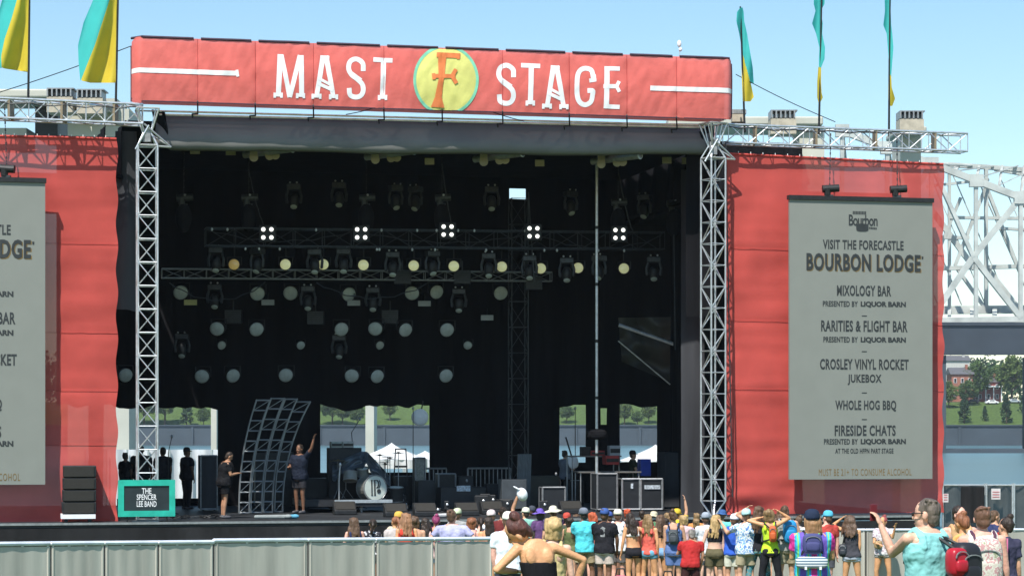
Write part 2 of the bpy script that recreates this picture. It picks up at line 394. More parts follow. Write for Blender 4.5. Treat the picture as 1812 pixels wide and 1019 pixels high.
pier('p', 'pale concrete viaduct pier behind the right lighting truss, nearest the coral sign', 112, (1180, 1452, 211, 226), [(1412, 1456, 226)])
pier('p', 'pale concrete viaduct column behind the outer end of the right lighting truss', 118, (1584, 1634, 228, 238), [(1590, 1626, 238)])
o = pier('p', 'pale concrete viaduct pier with dark recess behind the left lighting truss', 110, (-40, 122, 163, 178), [(124, 232, 196)])
pier('p', 'pale column seen at the right edge of the left rear stage opening', 114, (372, 390, 495, 505), [(376, 386, 505)])
pier('p', 'pale round-edged column seen in the middle of the central rear stage opening', 114, (644, 667, 495, 505), [(648, 663, 505)])
m = MB(); m.box(tuple(wp(62, 243, 110.6)), tuple(wp(126, 206, 114))); m.build('dark_recess', M_blk, o)
m = MB(); m.box(tuple(wp(-40, 262, 111)), tuple(wp(62, 236, 113))); m.box(tuple(wp(140, 198, 109)), tuple(wp(225, 190, 112))); m.build('ledge', M_conc, o)
for n, (x, y, Y, lb) in enumerate([(163, 186, 108, 'tan and grey equipment box on the ledge behind the left truss'), (110, 184, 108, 'grey slatted vent unit behind the left truss beside the yellow flag'),
                                   (1384, 222, 110, 'grey slatted vent unit on the viaduct behind the right truss'), (1610, 222, 116, 'grey slatted vent unit on top of the outer viaduct column'), (1306, 208, 62.6, 'small pale control box on the right truss beside the sign')]):
    c = wp(x, y, Y); w = .62 if Y > 100 else .18; o = thing('vent_unit', tuple(c), lb, 'vent unit', 'vent units behind the trusses')
    m = MB(); m.box(c + Vector((-w, -w, -w * .8)), c + Vector((w, w, w * .4))); m.build('housing', mat('vent_tan', (.45, .40, .32), .7), o)
    m = MB()
    for k in range(6): m.box(c + Vector((-w + k * w * .36, -w * 1.05, w * .45)), c + Vector((-w + k * w * .36 + .07, w, w * 1.0)))
    m.box(c + Vector((-w, -w, w * 1.01)), c + Vector((w * 1.1, w, w * 1.1))); m.build('slats', M_aludark, o)
# ---------------------------------------------------------------- the stage
def text_on(s, box, v, mt_, parent=None, off=.0, name='lettering', spacing=1.0, TT=None, merge=None):
    cu = bpy.data.curves.new('t', 'FONT'); cu.body = s; cu.size = 1; cu.offset = off; cu.space_character = spacing; cu.resolution_u = 3
    o = bpy.data.objects.new('t', cu); C.objects.link(o); dg = bpy.context.evaluated_depsgraph_get()
    me = bpy.data.meshes.new_from_object(o.evaluated_get(dg)); vs = [p.co.copy() for p in me.vertices]; fs = [tuple(p.vertices) for p in me.polygons]
    bpy.data.objects.remove(o); bpy.data.curves.remove(cu); bpy.data.meshes.remove(me)
    xa = min(p.x for p in vs); xb = max(p.x for p in vs); ya = min(p.y for p in vs); yb = max(p.y for p in vs)
    x0, x1, y0, y1 = box
    out = []
    for p in vs:
        a = (p.x - xa) / (xb - xa); b = (p.y - ya) / (yb - ya)
        out.append(sp(x0 + (x1 - x0) * a, y1 + (y0 - y1) * b, v) if TT is None else TT(x0 + (x1 - x0) * a, y1 + (y0 - y1) * b))
    m = merge or MB(); m.add(out, fs)
    if merge is None: return m.build(name, mt_, parent)

VF = -1.0
uL, uR = su(-120, VF), su(1662, VF)
dk = thing('stage_deck', S((uL + uR) / 2, 5, gz(60)), 'black festival stage platform with dark skirt running the width of the picture', 'stage')
m = MB(); m.sbox(uL, uR, VF, 12, DECK - .12, DECK); m.build('deck', M_deck, dk)
def wav(u, z, a, k, s=0): return a * noise.noise(Vector((u * k + s, z * k * .25, s))) + a * .4 * noise.noise(Vector((u * k * 3 + s, z * .3, 3 + s)))
m = MB(); m.grid(lambda a, b: S(uL + (uR - uL) * a, VF - .03 + wav(a * (uR - uL), b * 2, .06, 1.6), gz(60) - .1 + (DECK - .13 - gz(60) + .1) * b), 260, 5); m.build('skirt', M_skirt, dk, smooth=True)
m = MB(); m.sbox(uL, uR, VF - .045, VF - .003, DECK - .045, DECK + .012); m.build('edge_trim', M_aludark, dk)
m = MB()
for k in range(14): m.sbox(uL, uR, 11.9, 12, gz(60), DECK - .13)
m.build('rear_skirt', M_skirt, dk)

# backdrop and roof
bd = thing('black_backdrop', S(8, 11, DECK), 'black cloth backdrop and side drapes with openings behind the stage', 'backdrop')
VB = 11.0
def curtain(px0, px1, py0, py1, v=VB, wave_bot=0, mt_=M_drape, amp=.10, par=bd, nm='curtain', seed=0):
    u0, u1 = su(px0, v), su(px1, v); zt = sp(px0, py0, v).z; zb = sp((px0 + px1) / 2, py1, v).z if py1 else DECK
    m = MB(); n = max(6, int(abs(u1 - u0) * 8))
    def f(a, b):
        u = u0 + (u1 - u0) * a; zbb = zb + wave_bot * (noise.noise(Vector((u * .9, seed, 1))) + .5 * noise.noise(Vector((u * 3, seed, 2))))
        return S(u, v + wav(u, b * 6, amp, 1.4, seed), zbb + (zt - zbb) * b)
    m.grid(f, n, 14); return m.build(nm, mt_, par, smooth=True)
curtain(100, 902, 240, 720, wave_bot=.22); curtain(900, 932, 352, 720, seed=1); curtain(900, 932, 240, 334, seed=2); curtain(930, 1420, 240, 718, wave_bot=.2, seed=3)
for a, b in ((385, 567), (760, 990), (1036, 1062), (1074, 1097), (1162, 1420)): curtain(a, b, 690, None, VB + .05, seed=a)
curtain(1060, 1076, 690, 722, VB + .06); curtain(1060, 1076, 751, None, VB + .06)
curtain(207, 385, 882, None, VB + .1, seed=9); curtain(560, 765, 836, None, VB + .1, seed=9); curtain(988, 1165, 818, None, VB + .1, seed=9)
def sidewall(u, v0, v1, z1, mt_=M_drape, nm='side_drape'):
    m = MB(); m.grid(lambda a, b: S(u + wav(a * 10, b * 5, .12, 1.5, u), v0 + (v1 - v0) * a, DECK + (z1 - DECK) * b), 70, 10); return m.build(nm, mt_, bd, smooth=True)
ux0 = su(207, .3); ux1 = su(1283, .3)
sidewall(ux0 - .35, .9, 11, 9.6)
m = MB(); uq = su(1262, .6); m.grid(lambda a, b: S(uq + .25 + .06 * math.sin(a * 40), .9 + 10.3 * a, 8.1 + 1.56 * b), 60, 4); m.build('sun_block_drape', M_drape, bd); m = MB(); m.grid(lambda a, b: S(su(240, .6) - .36 + .04 * math.sin(a * 40), .76 + 10.5 * a, 8.1 + 1.56 * b), 60, 4); m.build('sun_block_drape', M_drape, bd)  # upper drapes added to block sun leaking in at the roof sides
gd = su(1243, 1.2)
curtain(1205, 1246, 300, None, 2.6, amp=.16, mt_=M_drapeg, nm='grey_drape')
curtain(1214, 1262, 262, 560, 1.0, amp=.05, nm='grey_drape', seed=5)
curtain(204, 242, 232, 550, .9, amp=.2, mt_=M_drapeg, nm='grey_drape', wave_bot=.1)
sidewall(su(1245, 2.7), 2.7, 6.0, 9.6)
# slanted grey sheeting at the right, with two shiny battens
sh = thing('tarpaulin', S(14.5, 6.5, 3), 'dark olive tarpaulin slanting down inside the right side of the stage with bright battens', 'tarpaulin')
m = MB(); p = [sp(1094, 562, 7), sp(1242, 560, 6.6), sp(1244, 700, 6.6), sp(1100, 640, 7)]
m.grid(lambda a, b: (p[3] * (1 - a) + p[2] * a) * (1 - b) + (p[0] * (1 - a) + p[1] * a) * b + Vector((0, .35 * noise.noise(Vector((a * 4, b * 3, 2))), 0)), 26, 18)
m.build('sheet', mat('olive_tarp', (.04, .038, .03), .5, 0, .3, 1.5, .4, 4), sh, smooth=True)
m = MB(); m.tube(sp(1095, 575, 6.2), sp(1210, 615, 5.8), .055, n=8); m.build('batten', M_alu, sh)
m = MB(); m.tube(sp(1094, 603, 6.3), sp(1186, 680, 5.9), .022, n=6); m.build('batten', M_alu, sh)
m = MB(); m.add([sp(1218, 562, 5.5), sp(1243, 561, 5.5), sp(1243, 575, 5.4), sp(1236, 569, 5.45)], [(0, 1, 2, 3)]); solidify(m.build('bright_corner', M_white, sh), .01)

rf = thing('stage_roof', S(8, 5, 9.8), 'grey fabric stage roof edge with handrail above the stage opening', 'stage roof')
m = MB(); m.sbox(su(240, .6) - .3, su(1262, .6) + .2, .75, 11.3, 9.62, 9.72); m.sbox(su(1262, .6), su(1262, .6) + 5.5, .9, 11.3, 8.2, 8.3); m.sbox(-6, su(240, .6) - .31, .9, 11.3, 8.2, 8.3); m.build('canopy', M_drape, rf)
# valance: bulging tarp roll
def val(a, b):
    px = 278 + (1256 - 278) * a
    yt = 203 + (224 - 203) * a; yb = 264 + 7 * math.sin(a * 2.2) + 4 * a + (0 if a > .02 else -4)
    sag = 1.2 * math.sin(a * 19) + 1.0 * noise.noise(Vector((a * 14, 0, 0)))
    y = yt + (yb + sag - yt) * b
    v = .45 - .50 * math.sin(min(1, b * 1.06) * math.pi * .62) + .03 * noise.noise(Vector((a * 18, b * 2, 4)))
    if b > .93: v += (b - .93) * 1.5
    return sp(px - (6 if a == 0 else 0) * b, y, v)
m = MB(); m.grid(val, 120, 18); solidify(m.build('valance', M_val, rf, smooth=True), .03)
m = MB()
for (a, b) in (((282, 197), (1248, 222)), ((282, 203), (1248, 226))): m.tube(sp(*a, .1), sp(*b, .1), .028, n=8)
m.build('handrail', mat('pale_rail', (.78, .80, .80), .45, .3), rf)
for px, top in ((283, 176), (1256, 209)):
    m = MB()
    y0 = 198 + (px - 283) * .026
    m.add([sp(px - 14, y0 - 4, .3), sp(px + 8, y0, .05), sp(px + 18, y0 + 62, -.05), sp(px - 2, y0 + 66, .3)], [(0, 1, 2, 3)]) if px < 500 else m.add([sp(px - 18, y0 + 10, .05), sp(px + 4, y0 - 6, .3), sp(px + 12, y0 + 50, .3), sp(px - 2, y0 + 52, -.05)], [(0, 1, 2, 3)])
    solidify(m.build('end_flap', M_drape, rf), .04)
for px, y in ((463, 271), (678, 275), (870, 279), (1078, 283)):   # roof tubes with open ring ends below the valance
    xe = px + 54; ye = y - 8
    m = MB(); a = sp(px - 30, y + 3, 1.6); b = sp(xe, ye, .25); m.tube(a, b, .10, n=14); m.build('roof_tube', M_aludark, rf)
    m = MB(); d = (b - a).normalized(); x = d.orthogonal().normalized(); yy = d.cross(x)
    ring = [b + d * .01 + (x * math.cos(t * .449) + yy * math.sin(t * .449)) * .10 for t in range(15)]; m.path(ring, .02, 5, False); m.build('ring_end', M_alu, rf)
    for dx in (-14, 14, 24): m = MB(); c = sp(px + dx, y + 6 - dx * .1, .9); m.tube(c, c + Vector((0, .05, 0)), .12, n=12); m.box(c + Vector((-.10, -.02, 0)), c + Vector((.10, .04, .25))); m.build('hinge_plate', mat('tan_plate', (.33, .29, .20), .6, .2), rf)
for px, y in ((345, 266), (408, 268), (1180, 283), (1215, 284), (760, 285), (955, 288)):
    m = MB(); c = sp(px, y, 1.4); m.box(c + Vector((-.13, 0, -.1)), c + Vector((.13, .06, .08))); m.build('hinge_plate', MATS['tan_plate'], rf)

# ------------------------------------------------ trusses
def box_truss(o, p0, p1, a, b, n, rc=.025, rb=.013, mt_=None, split=True):
    mt_ = mt_ or M_alu; p0 = Vector(p0); p1 = Vector(p1); cs = [(-a - b) / 2, (a - b) / 2, (a + b) / 2, (-a + b) / 2]
    for c in cs:
        m = MB(); m.tube(p0 + c, p1 + c, rc, n=7); m.build('chord', mt_, o)
    m = MB()
    for k in range(n + 1):
        q = p0.lerp(p1, k / n); q2 = p0.lerp(p1, min(1, (k + 1) / n))
        for i in range(4):
            j = (i + 1) % 4; m.tube(q + cs[i], q + cs[j], rb, n=5)
            if k < n: m.tube(*((q + cs[i], q2 + cs[j]) if (k + i) % 2 else (q + cs[j], q2 + cs[i])), rb * 1.15, n=5)
    m.build('lattice', mt_, o)
def tower(px0, px1, ytop, yaw, label, side, foot=False):
    v = -.25; pc = sp((px0 + px1) / 2, 900, v); base = Vector((pc.x, pc.y, DECK)); o = thing('truss_tower', base, label, 'truss tower', 'truss towers flanking the stage')
    zt = sp(px0, ytop, v).z; a = Vector((math.cos(yaw), math.sin(yaw), 0)) * side; b = Vector((-math.sin(yaw), math.cos(yaw), 0)) * side
    zb = DECK + (.42 if foot else .05)
    box_truss(o, base + Vector((0, 0, zb - DECK)), Vector((base.x, base.y, zt)), a, b, int((zt - zb) / .6 + .5), .027, .015)
    if foot:
        m = MB()
        for s1, s2 in ((-1, -1), (1, -1), (1, 1), (-1, 1)): m.tube(Vector((base.x, base.y, zb)) + (a * s1 + b * s2) / 2, base + Vector((0, 0, .02)) + (a * s1 + b * s2) / 12, .026, n=6)
        m.build('tapered_foot', M_alu, o)
    m = MB(); m.box(base + Vector((-.35, -.3, .005)), base + Vector((.35, .3, .03))); m.build('base_plate', M_aludark, o)
    # flared head where the roof truss meets the tower
    m = MB(); top = Vector((base.x, base.y, zt)); zh = zt + .95
    for s1, s2 in ((-1, -1), (1, -1), (1, 1), (-1, 1)):
        c = (a * s1 + b * s2) / 2; m.tube(top + c, top + c * .35 + Vector((0, 0, .35)), .024, n=6); m.tube(top + c * .35 + Vector((0, 0, .3)), top + c * 1.15 + Vector((0, 0, .95)), .024, n=6)
        m.tube(top + c * .35 + Vector((0, 0, .35)), top + c * .4 + Vector((.12 * s1, 0, .95)), .018, n=6)
    for k in (0, .95):
        for i, (s1, s2, t1, t2) in enumerate(((-1, -1, 1, -1), (1, -1, 1, 1), (1, 1, -1, 1), (-1, 1, -1, -1))):
            f = 1 if k == 0 else 1.15; m.tube(top + (a * s1 + b * s2) / 2 * f + Vector((0, 0, k)), top + (a * t1 + b * t2) / 2 * f + Vector((0, 0, k)), .022, n=6)
    sgn = 1; q = top + Vector((UX, UY, 0)) * .62 + Vector((0, -.05, -.02))
    m.tube(top + Vector((-.05, -.2, .55)), q, .026, n=6); m.tube(top + Vector((-.2, -.25, .0)), q, .026, n=6); m.tube(top + Vector((.1, .1, .3)), q, .02, n=6); m.tube(top + Vector((-.25, -.3, -.12)), top + Vector((.1, -.3, .5)), .03, n=6)
    m.build('head_bracket', M_alu, o)
    m = MB(); c = top + Vector((0, 0, .3)); m.box(c + Vector((-.1, -.1, -.2)), c + Vector((.1, .1, .15))); m.build('sleeve_block', M_aludark, o)
    return o
tower(238, 283, 258, R(13), 'silver box truss tower at the left edge of the stage above the teal sign', .50)
tower(1242, 1282, 280, R(31), 'silver box truss tower at the right edge of the stage with a pointed foot', .48, True)

def wing_truss(px0, px1, yt0, yt1, v, label, n):
    p0 = sp(px0, yt0 + 16, v); p1 = sp(px1, yt1 + 16, v); o = thing('lighting_truss', (p0 + p1) / 2, label, 'truss', 'horizontal trusses above the wings')
    box_truss(o, p0, p1, Vector((0, 0, .5)), S(0, .5, 0) - S(0, 0, 0), n, .03, .014, M_alu)
    m = MB()
    for k in range(4):
        c = p0.lerp(p1, .12 + k * .25); m = MB(); m.box(c + Vector((-.03, -.27, -.25)), c + Vector((.03, .27, .26))); m.build('splice_plate', mat('rusty_clamp', (.28, .22, .15), .6, .5), o)
    return o
wing_truss(-120, 252, 172, 188, -.2, 'horizontal grey truss above the left red banner', 11)
wing_truss(1284, 1706, 222, 238, .1, 'horizontal grey truss above the right red banner', 12)

# wing banners (see-through mesh) and sign
def wing(px0, px1, yt0, yt1, yb0, yb1, v, label, seams):
    a = uz(px0, yt0, v); b = uz(px1, yt1, v); zb0 = uz(px0, yb0, v)[1]; zb1 = uz(px1, yb1, v)[1]
    o = thing('red_banner', S((a[0] + b[0]) / 2, v, DECK), label, 'banner', 'red side banners')
    W = b[0] - a[0]
    def f(s, t):
        u = a[0] + W * s; zt = a[1] + (b[1] - a[1]) * s; zb = zb0 + (zb1 - zb0) * s; z = zb + (zt - zb) * t
        d = .05 * noise.noise(Vector((u * .5, z * .9, 1))) + .016 * noise.noise(Vector((u * .35, z * 3.4, 4))) + .012 * noise.noise(Vector((u * 2.1 + z, z * 1.3 - u, 8)))
        for sm in seams: d += .014 * math.exp(-((z - sm) / .06) ** 2)
        if z < DECK + 1: d += .16 * (1 - (z - DECK)) * noise.noise(Vector((u * .9, z * 2.5, 7)))
        ed = .03 * math.sin(z * 5.2) if s in (0, 1) else 0
        return S(u + ed, v + d, z)
    m = MB(); m.grid(f, 60, 110); m.build('fabric', M_wing, o, smooth=True)
    m = MB(); m.path([f(s / 20, 1) for s in range(21)], .035, 5, False)
    m.build('top_hem', M_wing, o)
    m = MB()
    for sm in seams: m.path([f(s / 20, (sm - zb0) / (a[1] - zb0)) + Vector((0, -.02, 0)) for s in range(21)], .006, 4, False)
    m.build('seam', mat('seam_red', (.42, .05, .045), .8), o)
    m = MB()
    for s in range(1, 18): p = f(s / 18, 1); m.tube(p, p + Vector((0, 0, .08)), .012, n=4)
    m.build('ties', M_white, o); return o
wing(-160, 207, 237, 246, 927, 926, .15, 'tall red mesh banner at the left wing with a speaker stack in front', (6.4, 4.1, 2.6, 1.2))
wing(1285, 1669, 272, 291, 910, 906, .15, 'tall red mesh banner at the right wing behind the right screen', (6.6, 4.6, 2.7))

VS = -.55
A0, ZT0 = uz(234, 65, VS); A1, ZT1 = uz(1300, 104, VS); ZB0 = uz(234, 178, VS)[1]; ZB1 = uz(1300, 212, VS)[1]
seam_px = [350, 452, 555, 680, 783, 890, 1008, 1110, 1198]; seam_u = [su(x, VS) for x in seam_px]
def ban(u, z, off=0):
    s = (u - A0) / (A1 - A0); zt = ZT0 + (ZT1 - ZT0) * s; zb = ZB0 + (ZB1 - ZB0) * s; b = (z - zb) / (zt - zb)
    d = .012 * noise.noise(Vector((u * 1.3, z * .7, 0))) + .014 * noise.noise(Vector((u * 5 - z * 2, z * 2.2 + u, 9))) + .03 * noise.noise(Vector((u * 2.2 + z * 1.5, z * .8, 5))) * (1 - b * .5)
    for q in seam_u:
        d += .018 * math.exp(-abs(u - q) / .05)
        d += .010 * math.sin(9 * (z + abs(u - q))) * math.exp(-abs(u - q) / .3)
    d -= .045 * math.sin(math.pi * min(1, max(0, b)))                     # belly of the cloth: lower part turns down out of the sun
    e = min(u - A0, A1 - u)
    if e < .22: d += .9 * (1 - e / .22) ** 2 * .35
    return S(u, VS + d - off, z)
def banpx(px, py, off): u, z = uz(px, py, VS - .07); return ban(u, z, off)
sg = thing('stage_sign', S((A0 + A1) / 2, VS, ZB0), 'long coral MAST STAGE sign banner with round yellow emblem above the stage', 'sign')
def fr(a, b):
    u = A0 + (A1 - A0) * a; zt = ZT0 + (ZT1 - ZT0) * a; zb = ZB0 + (ZB1 - ZB0) * a
    e = min(u - A0, A1 - u); 
    if e < .12: zt -= .1 * (1 - e / .12) ** 2; zb += .1 * (1 - e / .12) ** 2
    return ban(u, zb + (zt - zb) * b)
m = MB(); m.grid(fr, 420, 22); m.build('fabric', M_sign, sg, smooth=True)
m = MB(); m.grid(lambda a, b: fr(a, b) + S(0, .62 - 2 * .35 * 0, 0) - S(0, 0, 0), 60, 4); m.build('back_fabric', M_sign, sg, smooth=True)
m = MB(); brk = [234] + seam_px + [1300]
for i in range(10):
    a, b = brk[i] + (6 if i else 0), brk[i + 1] - 7
    m = MB(); m.path([banpx(a + (b - a) * k / 6, (65 + (a + (b - a) * k / 6 - 234) * .0366) - .5, .0) + Vector((0, 0, .01)) for k in range(7)], .035, 5, False); m.build('top_rail', M_hem, sg)
m = MB(); m.path([fr(k / 60, 0) for k in range(61)], .018, 4, False); m.path([fr(1, k / 8) for k in range(9)], .03, 4, False); m.build('hem', M_hem, sg)
for q in seam_px:
    yb = 178 + (q - 234) * .0319; m = MB()
    m.tube(banpx(q, yb - 3, .02), sp(q, yb + 20, -.1) , .02, n=6); m.tube(sp(q, yb + 20, -.1), sp(q - 10, yb + 20.5, .05), .02, n=6); m.tube(sp(q - 10, yb + 20, .05), sp(q - 9, yb + 27, .08), .02, n=6)
    m.build('support_post', M_blk, sg)
    m = MB(); m.path([banpx(q, 65 + (q - 234) * .0366 + (113 - (q - 234) * .0045) * k / 8, .004) for k in range(9)], .008, 4, False); m.build('seam', MATS['seam_red'], sg)
OFFK = [.006]
def stroke(m, pts, w, w2=None):
    OFFK[0] += .001
    pts = [Vector((p[0], p[1])) for p in pts]; dense = []
    for i in range(len(pts) - 1):
        L_ = (pts[i + 1] - pts[i]).length; n = max(1, int(L_ / 2.5))
        dense += [pts[i].lerp(pts[i + 1], k / n) for k in range(n)]
    dense.append(pts[-1]); vs = []; n = len(dense)
    for i, p in enumerate(dense):
        t = (dense[min(i + 1, n - 1)] - dense[max(i - 1, 0)]).normalized(); nn = Vector((-t.y, t.x)); ww = w + ((w2 or w) - w) * i / (n - 1)
        for k in range(5): vs.append(banpx(*(p + nn * ww * (k / 4 - .5)), OFFK[0]))
    m.add(vs, [(i * 5 + k, i * 5 + k + 1, (i + 1) * 5 + k + 1, (i + 1) * 5 + k) for i in range(n - 1) for k in range(4)])
def smooth(pts, n=5):
    o = []; P_ = [Vector(p) for p in pts]; P_ = [P_[0] * 2 - P_[1]] + P_ + [P_[-1] * 2 - P_[-2]]
    for i in range(1, len(P_) - 2):
        for k in range(n):
            t = k / n; a, b, c, d = P_[i - 1:i + 3]
            o.append(.5 * ((2 * b) + (c - a) * t + (2 * a - 5 * b + 4 * c - d) * t * t + (3 * b - a - 3 * c + d) * t ** 3))
    return o + [P_[-2]]
def serif(m, x, y, w=14):
    stroke(m, [(x - w / 2, y - 1.5), (x + w / 2, y - 1)], 6); stroke(m, [(x - w / 2 + 1, y - 5), (x - w / 2 + 1, y + 4)], 4.5); stroke(m, [(x + w / 2 - 1, y - 5), (x + w / 2 - 1, y + 4)], 4.5)
def let_M():
    m = MB(); OFFK[0] = .006; stroke(m, [(496, 96), (493, 166)], 9); stroke(m, [(498, 97), (513, 172)], 8); stroke(m, [(513, 172), (531, 98)], 8); stroke(m, [(533, 98), (534, 167)], 9); serif(m, 492.5, 169); serif(m, 532, 170); return m
def let_A(dx=0, dy=0):
    m = MB(); OFFK[0] = .006; D = lambda *q: [(x + dx, y + dy) for x, y in q]
    stroke(m, D((572, 99), (561, 168)), 9, 8); stroke(m, D((577, 99), (590, 170)), 9, 8); stroke(m, D((567, 101), (583, 102)), 6)
    stroke(m, D((564, 139), (585, 150)), 5); stroke(m, D((563, 148), (590, 160)), 6); serif(m, 560.5 + dx, 171 + dy, 15); serif(m, 590.5 + dx, 172 + dy, 14); return m
def let_S(dx=0, dy=0):
    m = MB(); OFFK[0] = .006; stroke(m, smooth([(x + dx, y + dy) for x, y in ((643, 126), (642, 112), (631, 104.5), (620, 109), (617, 121), (622, 132), (632, 140), (641, 149), (643, 160), (639, 169), (630, 172), (620, 168), (618, 156))]), 8.5)
    stroke(m, [(622 + dx, 128 + dy), (640 + dx, 141 + dy)], 3.5); return m
def let_T(dx=0, dy=0):
    m = MB(); OFFK[0] = .006; stroke(m, [(661 + dx, 105.5 + dy), (695 + dx, 107 + dy)], 8); stroke(m, [(679 + dx, 107 + dy), (677.5 + dx, 170 + dy)], 9); serif(m, 677.5 + dx, 173 + dy, 14); return m
def let_G():
    m = MB(); OFFK[0] = .006; stroke(m, smooth([(1050, 138), (1047, 125), (1037, 121), (1027, 125), (1022, 138), (1021.5, 165), (1026, 180), (1036, 185.5), (1046, 180), (1049, 168), (1049, 161), (1040, 160.5)]), 8.5)
    stroke(m, [(1043, 143), (1055, 141)], 7); stroke(m, [(1050, 132), (1051, 143)], 9); return m
def let_E():
    m = MB(); OFFK[0] = .006; stroke(m, [(1074.5, 118), (1073.5, 191)], 9); stroke(m, [(1070, 121), (1097.5, 121.5)], 7.5); stroke(m, [(1068, 153), (1092, 153)], 7.5); stroke(m, [(1096, 144), (1091, 153), (1096, 163)], 6); stroke(m, [(1069, 188), (1097, 189.5)], 7.5); return m
for k in (let_M(), let_A(), let_S(), let_T(), let_S(266, 11), let_T(261.5, 10), let_A(408, 17.5), let_G(), let_E()): k.build('letter', M_white, sg)
m = MB(); stroke(m, [(234, 123.5), (419, 130)], 8.5); stroke(m, [(419, 124), (421, 136)], 5); m.build('stripe', M_white, sg)
m = MB(); stroke(m, [(1151, 156), (1299, 160.5)], 8.5); m.build('stripe', M_white, sg)
def disc(r0, r1, off, cx=789.5, cy=141.5):
    m = MB(); n = 72; k = 12; top = lambda x: 66.5 + (x - 234) * .0366; bt = lambda x: 177 + (x - 234) * .0319; vs = []
    for i in range(n):
        t = 6.28318 * i / n
        for j in range(k + 1):
            r_ = r0 + (r1 - r0) * j / k; x = cx + r_ * .985 * math.cos(t); y = cy + r_ * 1.06 * math.sin(t); y = min(bt(x), max(top(x), y)); vs.append(banpx(x, y, off))
    m.add(vs, [(i * (k + 1) + j, ((i + 1) % n) * (k + 1) + j, ((i + 1) % n) * (k + 1) + j + 1, i * (k + 1) + j + 1) for i in range(n) for j in range(k)]); return m
disc(.5, 55, .007).build('emblem_disc', mat('emblem_yellow', (.68, .66, .20), .6, 0, .15, 1.5, .3, 6), sg)
disc(54, 59, .012).build('emblem_ring', mat('emblem_teal', (.20, .58, .40), .6), sg)
OFFK[0] = .02; m = MB()
stroke(m, [(773, 97), (815, 99)], 9); stroke(m, [(812, 95), (811, 105)], 5); stroke(m, [(783, 96), (781, 140)], 15, 10); stroke(m, [(781, 138), (776, 172)], 9, 12); stroke(m, [(776, 172), (775, 190)], 12, 24)
stroke(m, [(768, 135), (806, 135)], 7); stroke(m, [(767, 130), (768, 141)], 6); stroke(m, [(807, 123), (800, 135), (808, 148)], 7)
m.build('emblem_letter', mat('emblem_orange', (.72, .20, .06), .6), sg)

# guy cables and mast
def cable(a, b, label, sag=.05, r=.012):
    m = MB(); n = 10; m.path([a.lerp(b, k / n) - Vector((0, 0, sag * math.sin(math.pi * k / n))) for k in range(n + 1)], r, 5, False)
    return tag(m.build('guy_cable', M_blk, loc=a), label, 'cable', 'guy cables')
cable(sp(232, 82, 0), sp(-60, 182, 0), 'thin dark guy cable behind the two big flags')
cable(sp(1302, 132, 0), sp(1478, 216, 0), 'thin dark guy cable sloping down from the right end of the sign')
cable(sp(680, 185, 0), sp(612, 203, 0), 'short dark stay cable under the sign left of the emblem', .03); cable(sp(850, 190, 0), sp(928, 215, 0), 'short dark stay cable under the sign right of the emblem', .03)
o = thing('weather_vane_mast', sp(1202, 103, .2), 'small pale antenna mast standing above the right end of the sign', 'antenna')
m = MB(); m.tube(sp(1202, 104, .2), sp(1203, 72, .2), .012); m.build('mast', M_alu, o); m = MB(); m.ell(sp(1202, 78, .2), (.06, .06, .1)); m.ell(sp(1204, 88, .2), (.05, .05, .06)); m.build('sensor', M_white, o)

